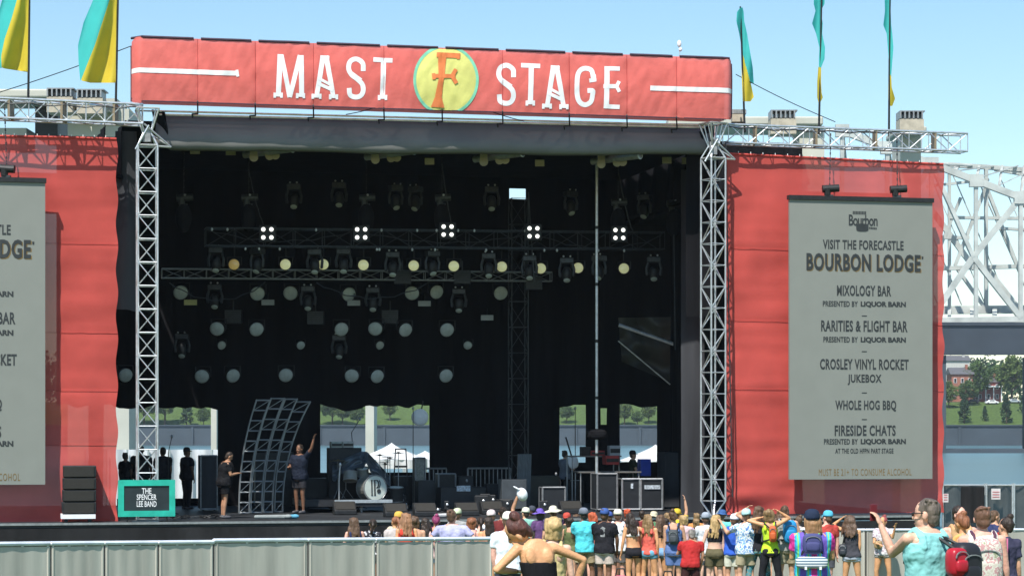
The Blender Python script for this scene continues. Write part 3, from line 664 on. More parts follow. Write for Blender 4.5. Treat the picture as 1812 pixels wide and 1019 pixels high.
# ------------------------------------------------ big screens
def screen(first=True):
    v = -.40
    o = thing('screen', sp(1523, 850, v), 'large grey sign screen with BOURBON LODGE lettering hanging at the right wing', 'screen', 'large hanging sign screens')
    u0, zt = uz(1397, 353, v); u1 = su(1650, v); zb = uz(1397, 848, v)[1]
    m = MB(); m.sbox(u0, u1, v, v + .09, zb, zt); m.build('panel', M_screen, o)
    m = MB(); m.sbox(u0 - .03, u1 + .03, v - .05, v + .14, zt + .003, zt + .12); m.build('top_bar', M_blk, o)
    m = MB(); vt = v - .006
    # line boxes were read along the left edge of the plane; T keeps each line level on the panel
    def T(x, y): u = su(x, vt); return S(u, vt, CZ - (y - HY) / F * sp(1523, 600, vt).y)
    L = [('VISIT THE FORECASTLE', (1456, 1599, 425, 442)), ('MIXOLOGY BAR', (1481, 1577, 505, 524)), ('PRESENTED BY', (1456, 1518, 533, 543)), ('RARITIES & FLIGHT BAR', (1453, 1606, 567, 587)), ('PRESENTED BY', (1457, 1518, 596, 606)),
         ('CROSLEY VINYL ROCKET', (1451, 1608, 635, 654)), ('JUKEBOX', (1500, 1560, 662, 681)), ('WHOLE HOG BBQ', (1478, 1586, 708, 728)), ('FIRESIDE CHATS', (1477, 1585, 752, 771)), ('PRESENTED BY', (1458, 1518, 776, 786)), ('AT THE OLD HFPN PART STAGE', (1478, 1581, 793, 802))]
    for s, bx in L: text_on(s, bx, v, M_ink, o, off=.03, name='text_line', TT=T, spacing=1.08)
    for y in (533, 596, 776): text_on('LIQUOR BARN', (1523, 1603, y, y + 11), v, M_ink, o, off=.05, name='text_line', TT=T)
    text_on('Bourbon', (1502, 1553, 380, 400), v, M_ink, o, off=.02, name='text_line', TT=T, spacing=.9)
    for y in (558, 621, 694, 741): q = MB(); q.add([T(1525, y), T(1534, y), T(1534, y + 1.6), T(1525, y + 1.6)], [(0, 1, 2, 3)]); q.build('dash', M_ink, o)
    def quad(x0, x1, y0, y1): m.add([T(x0, y1), T(x1, y1), T(x1, y0), T(x0, y0)], [(0, 1, 2, 3)])
    for k in range(9): quad(1509 + k * 2.7, 1511 + k * 2.7, 374, 379.5)
    for k in range(5): quad(1538 + k * 2.8, 1540.2 + k * 2.8, 401.5 + k * .2, 405 + k * .2)
    q = [T(1526 + 11 * math.copysign(abs(math.cos(t * .2618)) ** .6, math.cos(t * .2618)), 402.8 - 7 * math.copysign(abs(math.sin(t * .2618)) ** .5, math.sin(t * .2618))) + Vector((0, -.002, 0)) for t in range(24)]
    m.add(q, [tuple(range(24))])
    m.build('emblem_print', M_ink, o)
    text_on('BOURBON LODGE', (1428.5, 1630.5, 450.5, 481.5), v, M_gold, o, off=.03, TT=lambda x, y: T(x, y) + Vector((0, .002, 0)), name='gold_text_line', spacing=1.1); text_on('MUST BE 21+ TO CONSUME ALCOHOL', (1449, 1613, 829, 841), v, M_gold, o, off=.0, TT=T, name='gold_text_line', spacing=1.16)
    text_on('BOURBON LODGE', (1427, 1629, 449, 480), v, M_ink, o, off=.035, TT=lambda x, y: T(x, y) + Vector((0, -.004, 0)), name='title_text_line', spacing=1.1); text_on("'", (1631, 1634, 452, 457), v, M_ink, o, off=.03, TT=T, name='accent_mark')
    return o
scr = screen()
edge = uz(1650, 350, -.40); e2 = uz(80, 324, -.40)
off = S(e2[0], 0, 0) - S(edge[0], 0, 0); zl = Vector(LOC[scr.name]) + off; zl.z += uz(80, 324, -.40)[1] - uz(1650, 359, -.40)[1] 
copy_thing(scr, zl, 'large grey sign screen at the left wing, only its right part in view')
# chain hoists
def hoist(c, ctop, label, flip=1, parts=True, mt_=None):
    o = thing('chain_hoist', c, label, 'chain hoist', 'chain hoists'); mt_ = mt_ or M_blk
    m = MB(); m.tube(c + Vector((-.2 * flip, 0, .02)), c + Vector((.26 * flip, .02, .05)), .105, n=14); m.tube(c + Vector((-.06, 0, -.15)), c + Vector((-.06, 0, .04)), .09, .11, n=10); m.build('motor', mt_, o)
    m = MB(); m.box(c + Vector((-.13, -.06, -.26)), c + Vector((.1, .06, -.14))); m.build('hook_block', M_blktruss, o)
    m = MB(); n = max(4, int((ctop - c).length / .09))
    for k in range(n): a = c.lerp(ctop, (k + .12) / n); b = c.lerp(ctop, (k + .95) / n); m.tube(a, b, .022 if k % 2 else .012, n=4)
    m.build('chain', M_blk, o); return o
hoist(sp(1468, 336, -.36), sp(1470, 236, .05), 'black chain hoist on the left of the right screen top')
hoist(sp(1588, 337, -.36), sp(1587, 238, .1), 'black chain hoist on the right of the right screen top')
hoist(sp(12, 301, -.36), sp(8, 184, -.2), 'black chain hoist above the left screen, at the left picture edge', -1)
# ---------------------------------------------------------------- lighting rig inside the stage
for (x, y, v) in ((325, 352, 5), (440, 352, 5), (648, 352, 5), (782, 352, 5), (1094, 360, 5), (1192, 362, 5)):
    c = sp(x, y, v); lb = 'dark chain hoist hanging inside the stage, ' + {325: 'nearest the left tower', 440: 'second from the left tower', 648: 'right of the sixth roof tube shadow, middle left', 782: 'above the middle lamp cluster', 1094: 'above the lamp cluster right of the silver pole', 1192: 'nearest the right tower'}[x]
    lb = lb.replace('right of the sixth roof tube shadow, middle left', 'above the second lamp cluster')
    o = hoist(c, Vector((c.x, c.y, 9.55)), lb, 1, mt_=M_blktruss)
    m = MB(); m.ell(c + Vector((0, 0, -.55)), (.24, .24, .42), 12, 8); m.build('chain_bag', M_drape, o); m = MB(); m.ell(c + Vector((.05, -.12, .1)), .035, 6, 5); m.build('shackle', M_alu, o)
def rig(px0, px1, py, v, label, n, mt_, sz=.45, py1=None):
    p0 = sp(px0, py, v); p1 = sp(px1, py1 or py, v); p1.z = p1.z if py1 else p1.z; o = thing('lighting_truss', (p0 + p1) / 2, label, 'truss', 'lighting trusses inside the stage')
    box_truss(o, p0, p1, Vector((0, 0, sz)), S(0, sz, 0) - S(0, 0, 0), n, .022, .011, mt_)
rig(363, 1172, 420, 5.0, 'black lighting truss carrying the clusters of four white lamps', 16, M_blktruss, .5, 427)
rig(286, 975, 484, 7.0, 'grey lighting truss below the round yellow lamps', 18, M_aludark, .27, 490)
m = MB()
o = thing('truss_tower', Vector((sp(917, 850, 8).x, sp(917, 850, 8).y, DECK)), 'thin dark inner truss mast standing behind the tilted panels', 'truss tower', 'truss towers flanking the stage')
b = Vector(LOC[o.name]); box_truss(o, b, Vector((b.x, b.y, sp(917, 352, 8).z)), Vector((.5, .1, 0)), Vector((-.1, .45, 0)), 12, .018, .010, M_blktruss)
o = thing('silver_pole', Vector((*sp(1056, 800, 4).xy, DECK)), 'tall thin silver pole standing inside the stage, left of the tarpaulin', 'pole')
b = Vector(LOC[o.name]); zt = sp(1056, 286, 4).z; m = MB(); m.tube(b, Vector((b.x, b.y, zt)), .045, n=10); m.build('tube', M_alu, o)
m = MB()
for k in range(5): zz = DECK + 1.6 + k * 1.65; m.tube((b.x, b.y, zz), (b.x, b.y, zz + .09), .055, n=10)
m.build('collar', M_blk, o); m = MB(); m.ell(Vector((b.x, b.y, sp(1056, 768, 4).z)), (.30, .2, .16), e=.7); m.build('wrapped_cloth', M_drape, o)

M_lensy = mat('yellow_lens', (.80, .78, .42), .3, 0, .05, 5, spec=.6, coat=.5, emit=.22)  # faint emission put in for the sky reflected in the lens
M_lenso = mat('orange_lens', (.80, .52, .16), .3, 0, .05, 5, spec=.6, coat=.5, emit=.10)  # same reflection glow put into the orange lens
M_lensg = mat('frosted_lens', (.50, .54, .52), .5, 0, .12, 8, spec=.3)
M_lamp = mat('lamp_reflection_glow', (1, .98, .92), .4, emit=1.0, var=0)  # emission put in for the bright reflections on the blinder lamps
def lampdisc(m, c, r, tilt=(0, -1, 0), dome=.25):
    d = Vector(tilt).normalized(); x = d.orthogonal().normalized(); y = d.cross(x); rings = []
    for k in range(5): t = k / 4; rings.append([c + d * (dome * r * math.cos(t * 1.57)) + (x * math.cos(a * .349) + y * math.sin(a * .349)) * r * max(.02, math.sin(t * 1.57)) for a in range(18)])
    m.add([p for r_ in rings for p in r_], [(k * 18 + i, k * 18 + (i + 1) % 18, (k + 1) * 18 + (i + 1) % 18, (k + 1) * 18 + i) for k in range(4) for i in range(18)] + [tuple(range(18))])
def par(c, label, lens):
    o = thing('par_lamp', c, label, 'stage lamp', 'round yellow lamps in a row under the black truss')
    m = MB(); m.tube(c + Vector((0, .02, 0)), c + Vector((0, .34, .02)), .175, .12, n=16); m.build('housing', M_blk, o)
    m = MB(); lampdisc(m, c, .155); m.build('lens', lens, o, smooth=True)
    m = MB(); m.path([c + Vector((-.2, .15, 0)), c + Vector((-.2, .15, .22)), c + Vector((.2, .15, .22)), c + Vector((.2, .15, 0))], .018, 5); m.tube(c + Vector((0, .15, .22)), c + Vector((0, .15, .5)), .02); m.build('yoke', M_blk, o)
    return o
rowx = [(414, 468), (505, 468), (572, 468), (643, 469), (732, 470), (803, 471), (888, 472), (957, 475), (1023, 474), (1104, 475)]
ordn = ['first', 'second', 'third', 'fourth', 'fifth', 'sixth', 'seventh', 'eighth', 'ninth', 'last']
pr0 = None
par(sp(*rowx[0], 5.6), 'orange round lamp, the only orange one, at the left of the yellow lamp row', M_lenso)
for i, (x, y) in enumerate(rowx[1:], 1):
    lb = f'pale yellow round lamp, {ordn[i]} from the left in the row below the black truss'
    if pr0 is None: pr0 = par(sp(x, y, 5.6), lb, M_lensy)
    else: copy_thing(pr0, sp(x, y, 5.6), lb)
def mover(c, label):
    o = thing('moving_head', c, label, 'moving light', 'dark moving lights hanging under the trusses')
    m = MB(); m.box(c + Vector((-.2, -.12, .2)), c + Vector((.2, .14, .36))); bevel(m.build('base', M_blktruss, o), .02)
    for s in (-1, 1): m = MB(); m.path([c + Vector((s * .17, 0, .2)), c + Vector((s * .22, 0, .02)), c + Vector((s * .2, 0, -.16))], [.035, .04, .045], 7); m.build('yoke_arm', M_blktruss, o)
    m = MB(); m.ell(c + Vector((0, 0, -.12)), (.14, .15, .22), 12, 8, e=.8); m.build('head', M_blk, o, smooth=True); m = MB(); lampdisc(m, c + Vector((0, -.06, -.31)), .10, (0, -.6, -.8)); m.build('lens', M_lensg, o)
    m = MB(); m.ell(c + Vector((.1, -.13, .4)), .03, 6, 5); m.build('clamp', M_alu, o); m = MB(); m.ell(c + Vector((-.1, -.13, .4)), .03, 6, 5); m.build('clamp', M_alu, o); return o
mv0 = None
for i, (x, y, v, w) in enumerate([(382, 460, 5.4, 'left of the orange lamp'), (557, 463, 5.4, 'left of the third yellow lamp'), (695, 468, 5.4, 'between the fourth and fifth lamps of the yellow row'), (865, 470, 5.4, 'left of the seventh lamp of the yellow row'),
        (937, 474, 5.4, 'beside the inner truss mast'), (1003, 478, 5.4, 'left of the ninth lamp of the yellow row'), (1157, 476, 5.4, 'under the right end of the black truss'),
        (380, 525, 7.6, 'at the left of the upper wash lights'), (545, 528, 7.6, 'right of the second bright wash light'), (660, 530, 7.6, 'above the fourth wash light of the middle row'), (812, 532, 7.6, 'right of the paired wash lights'),
        (322, 612, 9, 'low near the left tower'), (600, 614, 9, 'below the middle row of wash lights, centre')]):
    lb = 'dark moving light with side arms, ' + w
    if mv0 is None: mv0 = mover(sp(x, y, v), lb)
    else: copy_thing(mv0, sp(x, y, v), lb)
def blinder(c, label):
    o = thing('blinder_light', c, label, 'stage lamp', 'square clusters of four white lamps'); m = MB(); m.box(c + Vector((-.24, .02, -.24)), c + Vector((.24, .14, .24))); bevel(m.build('frame', M_blk, o), .02)
    for i in (-1, 1):
        for j in (-1, 1): m = MB(); lampdisc(m, c + Vector((i * .115, .015, j * .115)), .062); m.build('lamp', M_lamp, o)
    return o
bl0 = None
for x, y, w in ((473, 413, 'leftmost one'), (639, 413, 'second from the left'), (792, 408, 'central one, highest of the five'), (944, 411, 'just right of the inner truss mast'), (1096, 414, 'right of the silver pole')):
    lb = 'cluster of four white lamps on the black truss, ' + w
    if bl0 is None: bl0 = blinder(sp(x, y, 4.6), lb)
    else: copy_thing(bl0, sp(x, y, 4.6), lb)
def wash(c, label):
    o = thing('wash_light', c, label, 'wash light', 'grey round wash lights in rows'); m = MB(); m.ell(c + Vector((0, .12, .03)), (.22, .2, .2), 12, 8); m.build('housing', M_blk, o, smooth=True)
    m = MB(); lampdisc(m, c + Vector((0, -.06, 0)), .215, (.25, -1, -.35), .3); m.build('lens', M_lensg, o, smooth=True)
    m = MB(); m.path([c + Vector((-.24, .1, 0)), c + Vector((-.24, .1, .3)), c + Vector((.24, .1, .3)), c + Vector((.24, .1, 0))], .02, 5); m.build('yoke', M_blk, o); return o
ws0 = None
rows = [([(320, 518), (456, 520), (515, 519), (617, 521), (730, 519), (772, 517), (886, 519)], 'upper', 8.0, 1.0), ([(385, 582), (454, 583), (604, 583), (665, 582), (717, 584), (791, 584)], 'middle', 8.6, 1.0),
        ([(222, 664), (358, 666), (412, 665), (506, 664), (623, 665), (667, 666), (789, 665)], 'lower', 9.4, 1.0), ([(392, 611), (532, 611), (672, 611), (828, 611)], 'small dim', 9.8, .62)]
for pts, nm, v, sc in rows:
    for i, (x, y) in enumerate(pts):
        lb = f'grey round wash light, {ordn[i]} from the left in the {nm} row'; c = sp(x, y, v)
        if ws0 is None: ws0 = wash(c, lb)
        else: copy_thing(ws0, c, lb, rot=((x * 7) % 5 - 2) * .12, scale=sc)
for x, y, w in ((337, 535, 'yellow, under the first wash light'), (474, 535, 'pale grey, under the second wash light'), (626, 536, 'grey, under the fourth wash light'), (751, 537, 'grey, between the paired wash lights'), (862, 562, 'dark grey, right of the middle row')):
    o = thing('tag_plate', sp(x, y, 7.7), 'small rectangular plate in the lighting rig, ' + w, 'plate', 'small plates in the lighting rig')
    c = sp(x, y, 7.7); mt_ = mat('plate_yellow', (.55, .5, .2), .6) if x == 337 else mat('plate_grey', (.33, .33, .30), .6)
    m = MB(); m.box(c + Vector((-.19, 0, -.08)), c + Vector((.19, .03, .08))); m.build('plate', mt_, o); m = MB(); m.tube(c + Vector((0, .03, 0)), c + Vector((0, .2, .3)), .015); m.build('bracket', M_blk, o)

for i, (x, y, v, w) in enumerate([(455, 462, 5.4, 'between the orange lamp and the second yellow lamp'), (608, 462, 5.4, 'between the third and fourth yellow lamps'), (765, 466, 5.4, 'between the fifth and sixth yellow lamps'), (1060, 474, 5.3, 'close beside the silver pole'),
        (520, 348, 6.5, 'high up between the second and third hoists'), (700, 350, 6.5, 'high up left of the central hoist'), (735, 352, 6.5, 'high up close to the central hoist'), (870, 352, 6.5, 'high up left of the small bright gap'), (1010, 360, 6.5, 'high up left of the silver pole'), (1140, 366, 6.5, 'high up between the two right hoists'), (600, 345, 6.6, 'high up just left of the third hoist')]):
    copy_thing(mv0, sp(x, y, v), 'dark moving light with side arms, ' + w, rot=(i % 3 - 1) * .5)
lv0 = None
for x, y, v, w in ((412, 560, 8.8, 'left of the middle wash row'), (558, 562, 8.8, 'left of centre in the middle wash row'), (690, 560, 8.8, 'between the middle row lights'), (712, 490, 6.8, 'in the grey truss under the fifth yellow lamp'), (818, 490, 6.8, 'in the grey truss under the sixth yellow lamp'), (945, 500, 6.8, 'near the right end of the grey truss')):
    c = sp(x, y, v); lb = 'dark louvred box in the lighting rig, ' + w
    if lv0 is None:
        lv0 = thing('louvred_box', c, lb, 'louvred box', 'louvred boxes in the rig'); m = MB(); m.box(c + Vector((-.25, 0, -.2)), c + Vector((.25, .3, .2))); m.build('housing', M_blk, lv0)
        m = MB()
        for k in range(7): m.box(c + Vector((-.24, -.03, -.18 + k * .057)), c + Vector((.24, -.003, -.155 + k * .057)))
        m.build('slats', M_blktruss, lv0); m = MB(); m.tube(c + Vector((0, .15, .2)), c + Vector((0, .15, .5)), .02); m.build('hanger', M_blktruss, lv0)
    else: copy_thing(lv0, c, lb)
rc = random.Random(21)
def swag(a, b, sag, label, r=.016):
    m = MB(); n = 16; m.path([a.lerp(b, k / n) - Vector((0, 0, sag * (1 - (2 * k / n - 1) ** 2) + .03 * math.sin(k * 1.9))) for k in range(n + 1)], r, 5, False)
    tag(m.build('hanging_cable', M_blktruss, loc=a), label, 'cable', 'cables hanging in the rig')
for a_, b_, sg_, w in (((363, 405), (640, 405), .35, 'along the left half of the black truss'), ((640, 410), (944, 412), .3, 'along the middle of the black truss'), ((944, 412), (1170, 418), .4, 'along the right half of the black truss'), ((440, 300), (470, 405), .2, 'from the roof to the first lamp cluster'),
        ((782, 290), (800, 400), .15, 'from the roof to the central lamp cluster'), ((1094, 300), (1120, 410), .2, 'from the roof to the right lamp cluster'), ((300, 500), (470, 500), .5, 'below the left end of the grey truss'), ((560, 500), (760, 500), .45, 'below the middle of the grey truss'), ((935, 340), (946, 500), .1, 'beside the inner mast'), ((1192, 380), (1195, 620), .1, 'down from the rightmost hoist')):
    swag(sp(*a_, 4.9), sp(*b_, 4.9), sg_, 'dark cable hanging ' + w)
swag(sp(-60, 176, -.45), sp(246, 190, -.45), .05, 'black cable tied along the left wing truss', .02); swag(sp(1290, 224, -.15), sp(1600, 234, -.15), .06, 'black cable tied along the right wing truss', .02); swag(sp(1284, 250, -.2), sp(1296, 880, -.2), .0, 'black cable running down beside the right tower', .02)
rc = random.Random(9)
for k in range(24):
    x = rc.uniform(370, 1165); c = sp(x, 404 + (k % 2) * 34 + x * .005, 4.72); m = MB(); m.ell(c, (.035, .03, .05), 7, 5); tag(m.build('glint_clamp', M_alu, loc=c), 'small bright clamp added for its glint on the black lighting truss', 'clamp', 'bright clamps added as glints on the black truss')  # clamps added at random for small glints along the truss
# ---------------------------------------------------------------- gear on stage
def dpos(px, v): p = sp(px, 800, v); return Vector((p.x, p.y, DECK))
# teal band sign
o = thing('band_sign', sp(260, 913, -.75), 'teal framed dark board lettered THE SPENCER LEE BAND on the stage edge', 'sign')
a = uz(209, 849, -.75); b = uz(310, 913, -.75); M_teal = mat('teal_paint', (.02, .42, .32), .5)
m = MB(); w = .15
for r_ in ((a[0], b[0], a[1] - w, a[1]), (a[0], b[0], b[1], b[1] + w), (a[0], a[0] + w, b[1] + w, a[1] - w), (b[0] - w, b[0], b[1] + w, a[1] - w)): m.sbox(r_[0], r_[1], -.75, -.66, r_[2], r_[3])
m.build('frame', M_teal, o); m = MB(); m.sbox(a[0] + .1, b[0] - .1, -.72, -.68, b[1] + .1, a[1] - .1); m.build('board', mat('board_dark', (.02, .03, .035), .5), o)
m = MB()
for s, bx in (('THE', (251, 268, 863, 873)), ('SPENCER', (242, 277, 874, 884)), ('LEE BAND', (242, 277, 886, 896))): text_on(s, bx, -.724, None, off=.01, merge=m)
m.build('lettering', M_white, o)
m = MB()
for px in (225, 295): m.tube(sp(px, 912, -.7), Vector((*sp(px, 912, -.7).xy, DECK + .01)), .025)
m.build('leg', M_blk, o)
# speaker stack
o = thing('speaker_stack', dpos(138, -.5), 'black stack of four speaker cabinets on a pale wheeled base', 'speaker stack')
a = su(110, -.6); zz = DECK + .22
for k in range(4):
    m = MB(); m.sbox(a + .01 * k, a + .86, -.6, .1, zz + .01, zz + .305); bevel(m.build('cabinet', M_blk, o), .02)
    m = MB(); m.sbox(a + .05, a + .80, -.625, -.603, zz + .03, zz + .285); m.build('grille', mat('grille', (.035, .033, .03), .8, .3, .3, 60), o); zz += .31
m = MB(); m.sbox(a - .03, a + .84, -.66, .1, DECK + .10, DECK + .21); m.build('base', M_white, o)
for q in (.1, .7): m = MB(); m.tube(S(a + q, -.6, DECK + .05), S(a + q, -.5, DECK + .05), .05, n=10); m.build('wheel', M_blk, o)

# curved ladder racks
def ladder(x0, x1, t0, t1, v, label, n=12, ytop=715):
    b0 = dpos((x0 + x1) / 2, v); o = thing('curved_rack', b0, label, 'metal rack', 'tall curved metal racks left of the drums'); mt_ = mat('rack_grey', (.26, .28, .29), .5, .5)
    zt = sp(t0, ytop, v).z
    def pt(s, t, dv=0):
        xb = x0 if s == 0 else x1; xt = t0 if s == 0 else t1; q = sp(xb + (xt - xb) * t ** 2.2, 800, v + dv); return Vector((q.x, q.y, DECK + .02 + (zt - DECK) * t))
    for s in (0, 1):
        for dv in (0, .35): m = MB(); m.path([pt(s, k / 14, dv) for k in range(15)], .026, 5); m.build('rail', mt_, o)
    m = MB()
    for k in range(n):
        t = k / (n - 1)
        for dv in (0, .35): m.tube(pt(0, t, dv), pt(1, t, dv), .02, n=5)
        for s in (0, 1): m.tube(pt(s, t, 0), pt(s, t, .35), .018, n=5)
        if k < n - 1 and k % 2 == 0: m.tube(pt(0, t, 0), pt(1, t + 1 / (n - 1), 0), .012, n=4)
    m.build('lattice', mt_, o)
ladder(423, 441, 454, 478, 4.4, 'curved grey metal rack bending right, leftmost of four', ytop=709); ladder(444, 463, 480, 503, 4.6, 'curved grey metal rack bending right, second from the left of four', ytop=706)
ladder(466, 482, 505, 526, 4.8, 'curved grey metal rack bending right, third from the left of four', ytop=707); ladder(486, 500, 523, 549, 5.0, 'curved grey metal rack bending right, widest at the top, nearest the drums', ytop=712)
# drum kit
RV = 4.6
o = thing('drum_riser', dpos(640, RV), 'low black drum riser with a silver front edge', 'riser')
a, b = su(534, RV), su(692, RV); m = MB(); m.sbox(a, b, RV - .2, RV + 2.2, DECK + .18, DECK + .36); m.build('platform', M_deck, o); m = MB(); m.sbox(su(590, RV), b, RV - .24, RV - .203, DECK + .28, DECK + .37); m.build('edge_trim', M_alu, o)
for px in (592, 640, 688): m = MB(); q = dpos(px, RV); m.tube(q, q + Vector((0, 0, .18)), .04); m.build('leg', M_aludark, o)
RZ = DECK + .36
o = thing('drum_kit', dpos(655, RV + .6), 'drum kit with pale monogrammed bass drum head standing on the low riser', 'drum kit')
def drum(c, r, d, ax, shell, head, par_, nm='drum', two=False):
    ax = Vector(ax).normalized(); m = MB(); m.tube(c, c + ax * d, r, n=24); so = m.build(nm, shell, par_)
    m = MB(); m.tube(c - ax * .012, c - ax * .002, r * .94, n=24); m.build('head', head, so); x = ax.orthogonal().normalized(); y = ax.cross(x)
    m = MB()
    for q in (0, d): m.path([c + ax * q + (x * math.cos(k * .2618) + y * math.sin(k * .2618)) * (r + .006) for k in range(25)], .014, 5, False)
    m.build('hoop', M_aludark, so); return so
M_shell = mat('drum_shell', (.22, .22, .2), .4, .1); M_headp = mat('drum_head', (.62, .68, .62), .5, 0, .08)
kc = sp(664, 863, RV + .1); bd_ = drum(kc, .37, .45, S(-.35, 1, 0) - S(0, 0, 0), M_shell, M_headp, o, 'bass_drum')
ax = (S(-.35, 1, 0) - S(0, 0, 0)).normalized(); xr = Vector((ax.y, -ax.x, 0)); zr = Vector((0, 0, 1)); f0 = kc - ax * .02
def fr2(x, y): return f0 + xr * x * .3 + zr * y * .3
m = MB()
def fstroke(pts, w):
    for (x0, y0), (x1, y1) in zip(pts[:-1], pts[1:]):
        d = Vector((x1 - x0, y1 - y0)).normalized(); nx, ny = -d.y * w / 2, d.x * w / 2; f = .001 * len(m.v) / 40
        m.add([fr2(x0 + nx, y0 + ny) - ax * f, fr2(x0 - nx, y0 - ny) - ax * f, fr2(x1 - nx, y1 - ny) - ax * f, fr2(x1 + nx, y1 + ny) - ax * f], [(0, 1, 2, 3)])
fstroke([(-.42, .75), (-.38, -.7)], .14); fstroke([(-.1, .75), (-.06, -.7)], .16); fstroke([(-.52, .75), (-.3, .75)], .06); fstroke([(-.48, -.7), (-.26, -.7)], .06); fstroke([(-.2, .75), (.2, .75)], .06); fstroke([(-.16, -.7), (.06, -.7)], .06)
fstroke([(.15, .75), (.3, .6), (.33, .4), (.28, .15), (.1, -.02)], .12); fstroke([(.4, .75), (.5, .55), (.5, .3), (.42, .1), (.3, 0)], .1)
m.add([fr2(.36 + .22 * math.cos(k * .4), -.3 + .22 * math.sin(k * .4)) - ax * .004 for k in range(16)], [tuple(range(16))]); m.build('monogram', M_ink, bd_)
drum(sp(620, 835, RV + .3), .2, .25, (0, -.3, -1), M_shell, M_headp, o, 'tom'); drum(sp(642, 828, RV + .5), .17, .22, (0, .3, -1), M_shell, M_headp, o, 'tom'); drum(sp(700, 862, RV + .6), .22, .4, (0, .1, -1), M_blk, M_headp, o, 'floor_tom')
M_brass = mat('cymbal_bronze', (.4, .32, .16), .35, .9)
for x, y, r_ in ((690, 812, .26), (705, 802, .24), (682, 822, .22), (612, 832, .24), (598, 815, .26), (672, 806, .22)):
    c = sp(x, y, RV + .9); m = MB(); rg = [[c + Vector((math.cos(k * .3491) * q, math.sin(k * .3491) * q, h)) for k in range(18)] for q, h in ((r_, 0), (r_ * .3, .02), (.02, .05))]; m.loft(rg); co = m.build('cymbal', M_brass, o)
    m = MB(); ft = Vector((c.x, c.y, RZ)); m.tube(c, ft + Vector((0, 0, .3)), .012)
    for k in range(3): m.tube(ft + Vector((0, 0, .3)), ft + Vector((math.cos(k * 2.1) * .22, math.sin(k * 2.1) * .22, .01)), .01)
    m.build('stand', M_aludark, co)
m = MB(); c = sp(600, 850, RV + .2); m.tube(c, Vector((c.x, c.y, RZ)), .02); m.ell(sp(602, 822, RV + .2), (.04, .04, .07)); m.tube(c, sp(602, 822, RV + .2), .02); m.build('microphone_stand', M_alu, o)
o = thing('dust_cover', dpos(640, RV + 1), 'dark grey plastic sheet thrown over the back of the drum kit', 'dust cover')
m = MB(); hx = [(588, 822), (606, 812), (640, 798), (650, 799), (672, 822), (690, 842)]
def cov(a, b):
    t = a * 5; i = min(4, int(t)); f = t - i; x = hx[i][0] * (1 - f) + hx[i + 1][0] * f; y = hx[i][1] * (1 - f) + hx[i + 1][1] * f
    return sp(x, y + (1 - b) * 27 * (1 + .5 * noise.noise(Vector((a * 8, 0, 3)))), RV + .4 + b * .8 + .3 * noise.noise(Vector((a * 7, b * 4, 0))))
m.grid(cov, 36, 12); m.build('sheet', mat('plastic_sheet', (.08, .10, .12), .3, 0, .3, 2, .5, 6, spec=.6), o, smooth=True)

def case(px0, px1, py0, v, dep, label, name='flight_case', mt_=None, edge=True, z0=DECK, cat='flight case', grp='cases on the stage', panel=None):
    a, b = su(px0, v), su(px1, v); zt = sp(px0, py0, v).z; o = thing(name, S((a + b) / 2, v + dep / 2, z0), label, cat, grp)
    m = MB(); m.sbox(a, b, v, v + dep, z0 + .06, zt); bevel(m.build('body', mt_ or M_blk, o), .015)
    if edge:
        m = MB(); e = .028
        for u in (a, b):
            for z in (z0 + .06, zt): m.tube(S(u, v, z), S(u, v + dep, z), e * .6, n=5)
            m.tube(S(u, v - .01, z0 + .06), S(u, v - .01, zt), e, n=5); m.tube(S(u, v + dep, z0 + .06), S(u, v + dep, zt), e * .7, n=5)
        for z in (z0 + .06, zt): m.tube(S(a, v - .01, z), S(b, v - .01, z), e, n=5)
        m.build('edge_extrusion', M_alu if 'silver' in label else M_aludark, o)
    if panel:
        m = MB(); pa, pb = su(panel[0], v), su(panel[1], v); m.sbox(pa, pb, v - .03, v - .003, sp(px0, panel[3], v).z, sp(px0, panel[2], v).z); m.build('label_panel', mat('panel_grey', (.45, .5, .55), .5, 0, .5, 18), o)
    for u in (a + .08, b - .08): m = MB(); m.tube(S(u, v + .08, z0 + .03), S(u, v + .13, z0 + .03), .03, n=8); m.build('wheel', M_blk, o)
    return o
M_case = mat('case_black', (.018, .02, .024), .55)
case(1134, 1172, 847, 3.6, .7, 'black flight case with bright silver edges and a pale label strip', mt_=M_case, panel=(1140, 1168, 858, 865))
case(1101, 1132, 847, 3.7, .7, 'black flight case with a small white mark, left of the silver edged case', mt_=M_case, panel=(1116, 1120, 855, 864))
case(1057, 1092, 838, 3.7, .7, 'open grey metal rack frame with cables beside the dark case', mt_=M_case, edge=True)
case(1176, 1206, 800, 5, .8, 'tall dark cabinet against the grey drape at the right of the stage', mt_=M_drapeg, edge=False)
case(355, 384, 806, 6.5, .7, 'tall grey cabinet behind the man in black at stage left', mt_=M_drapeg, edge=True)
case(452, 520, 800, 8.5, .5, 'tall black cabinet behind the curved racks', mt_=M_blk, edge=False)
case(526, 592, 846, 7.0, .8, 'long low dark case behind the riser, left of the drums', mt_=M_case, edge=False)
case(740, 770, 850, 6.0, .6, 'dark amplifier case right of the floor tom', mt_=M_case, edge=False)
case(888, 932, 848, 4.6, .5, 'grey monitor box in front of the tilted panels', mt_=mat('box_grey', (.06, .07, .08), .6), edge=False)
case(932, 990, 842, 6.4, .6, 'low dark olive case between the monitor box and the seated man', mt_=mat('box_olive', (.05, .05, .04), .6), edge=False)
case(780, 860, 862, 5.2, .7, 'low wide black case in the middle of the stage', mt_=M_case, edge=False, panel=(808, 832, 859, 869))
case(735, 752, 810, 7.6, .4, 'tall pale grey amplifier rack right of the drums', mt_=mat('amp_grey', (.25, .25, .22), .6, 0, .3, 20), edge=True)
case(700, 733, 842, 8.2, .5, 'black amplifier cabinet behind the floor tom', mt_=M_blk, edge=False)
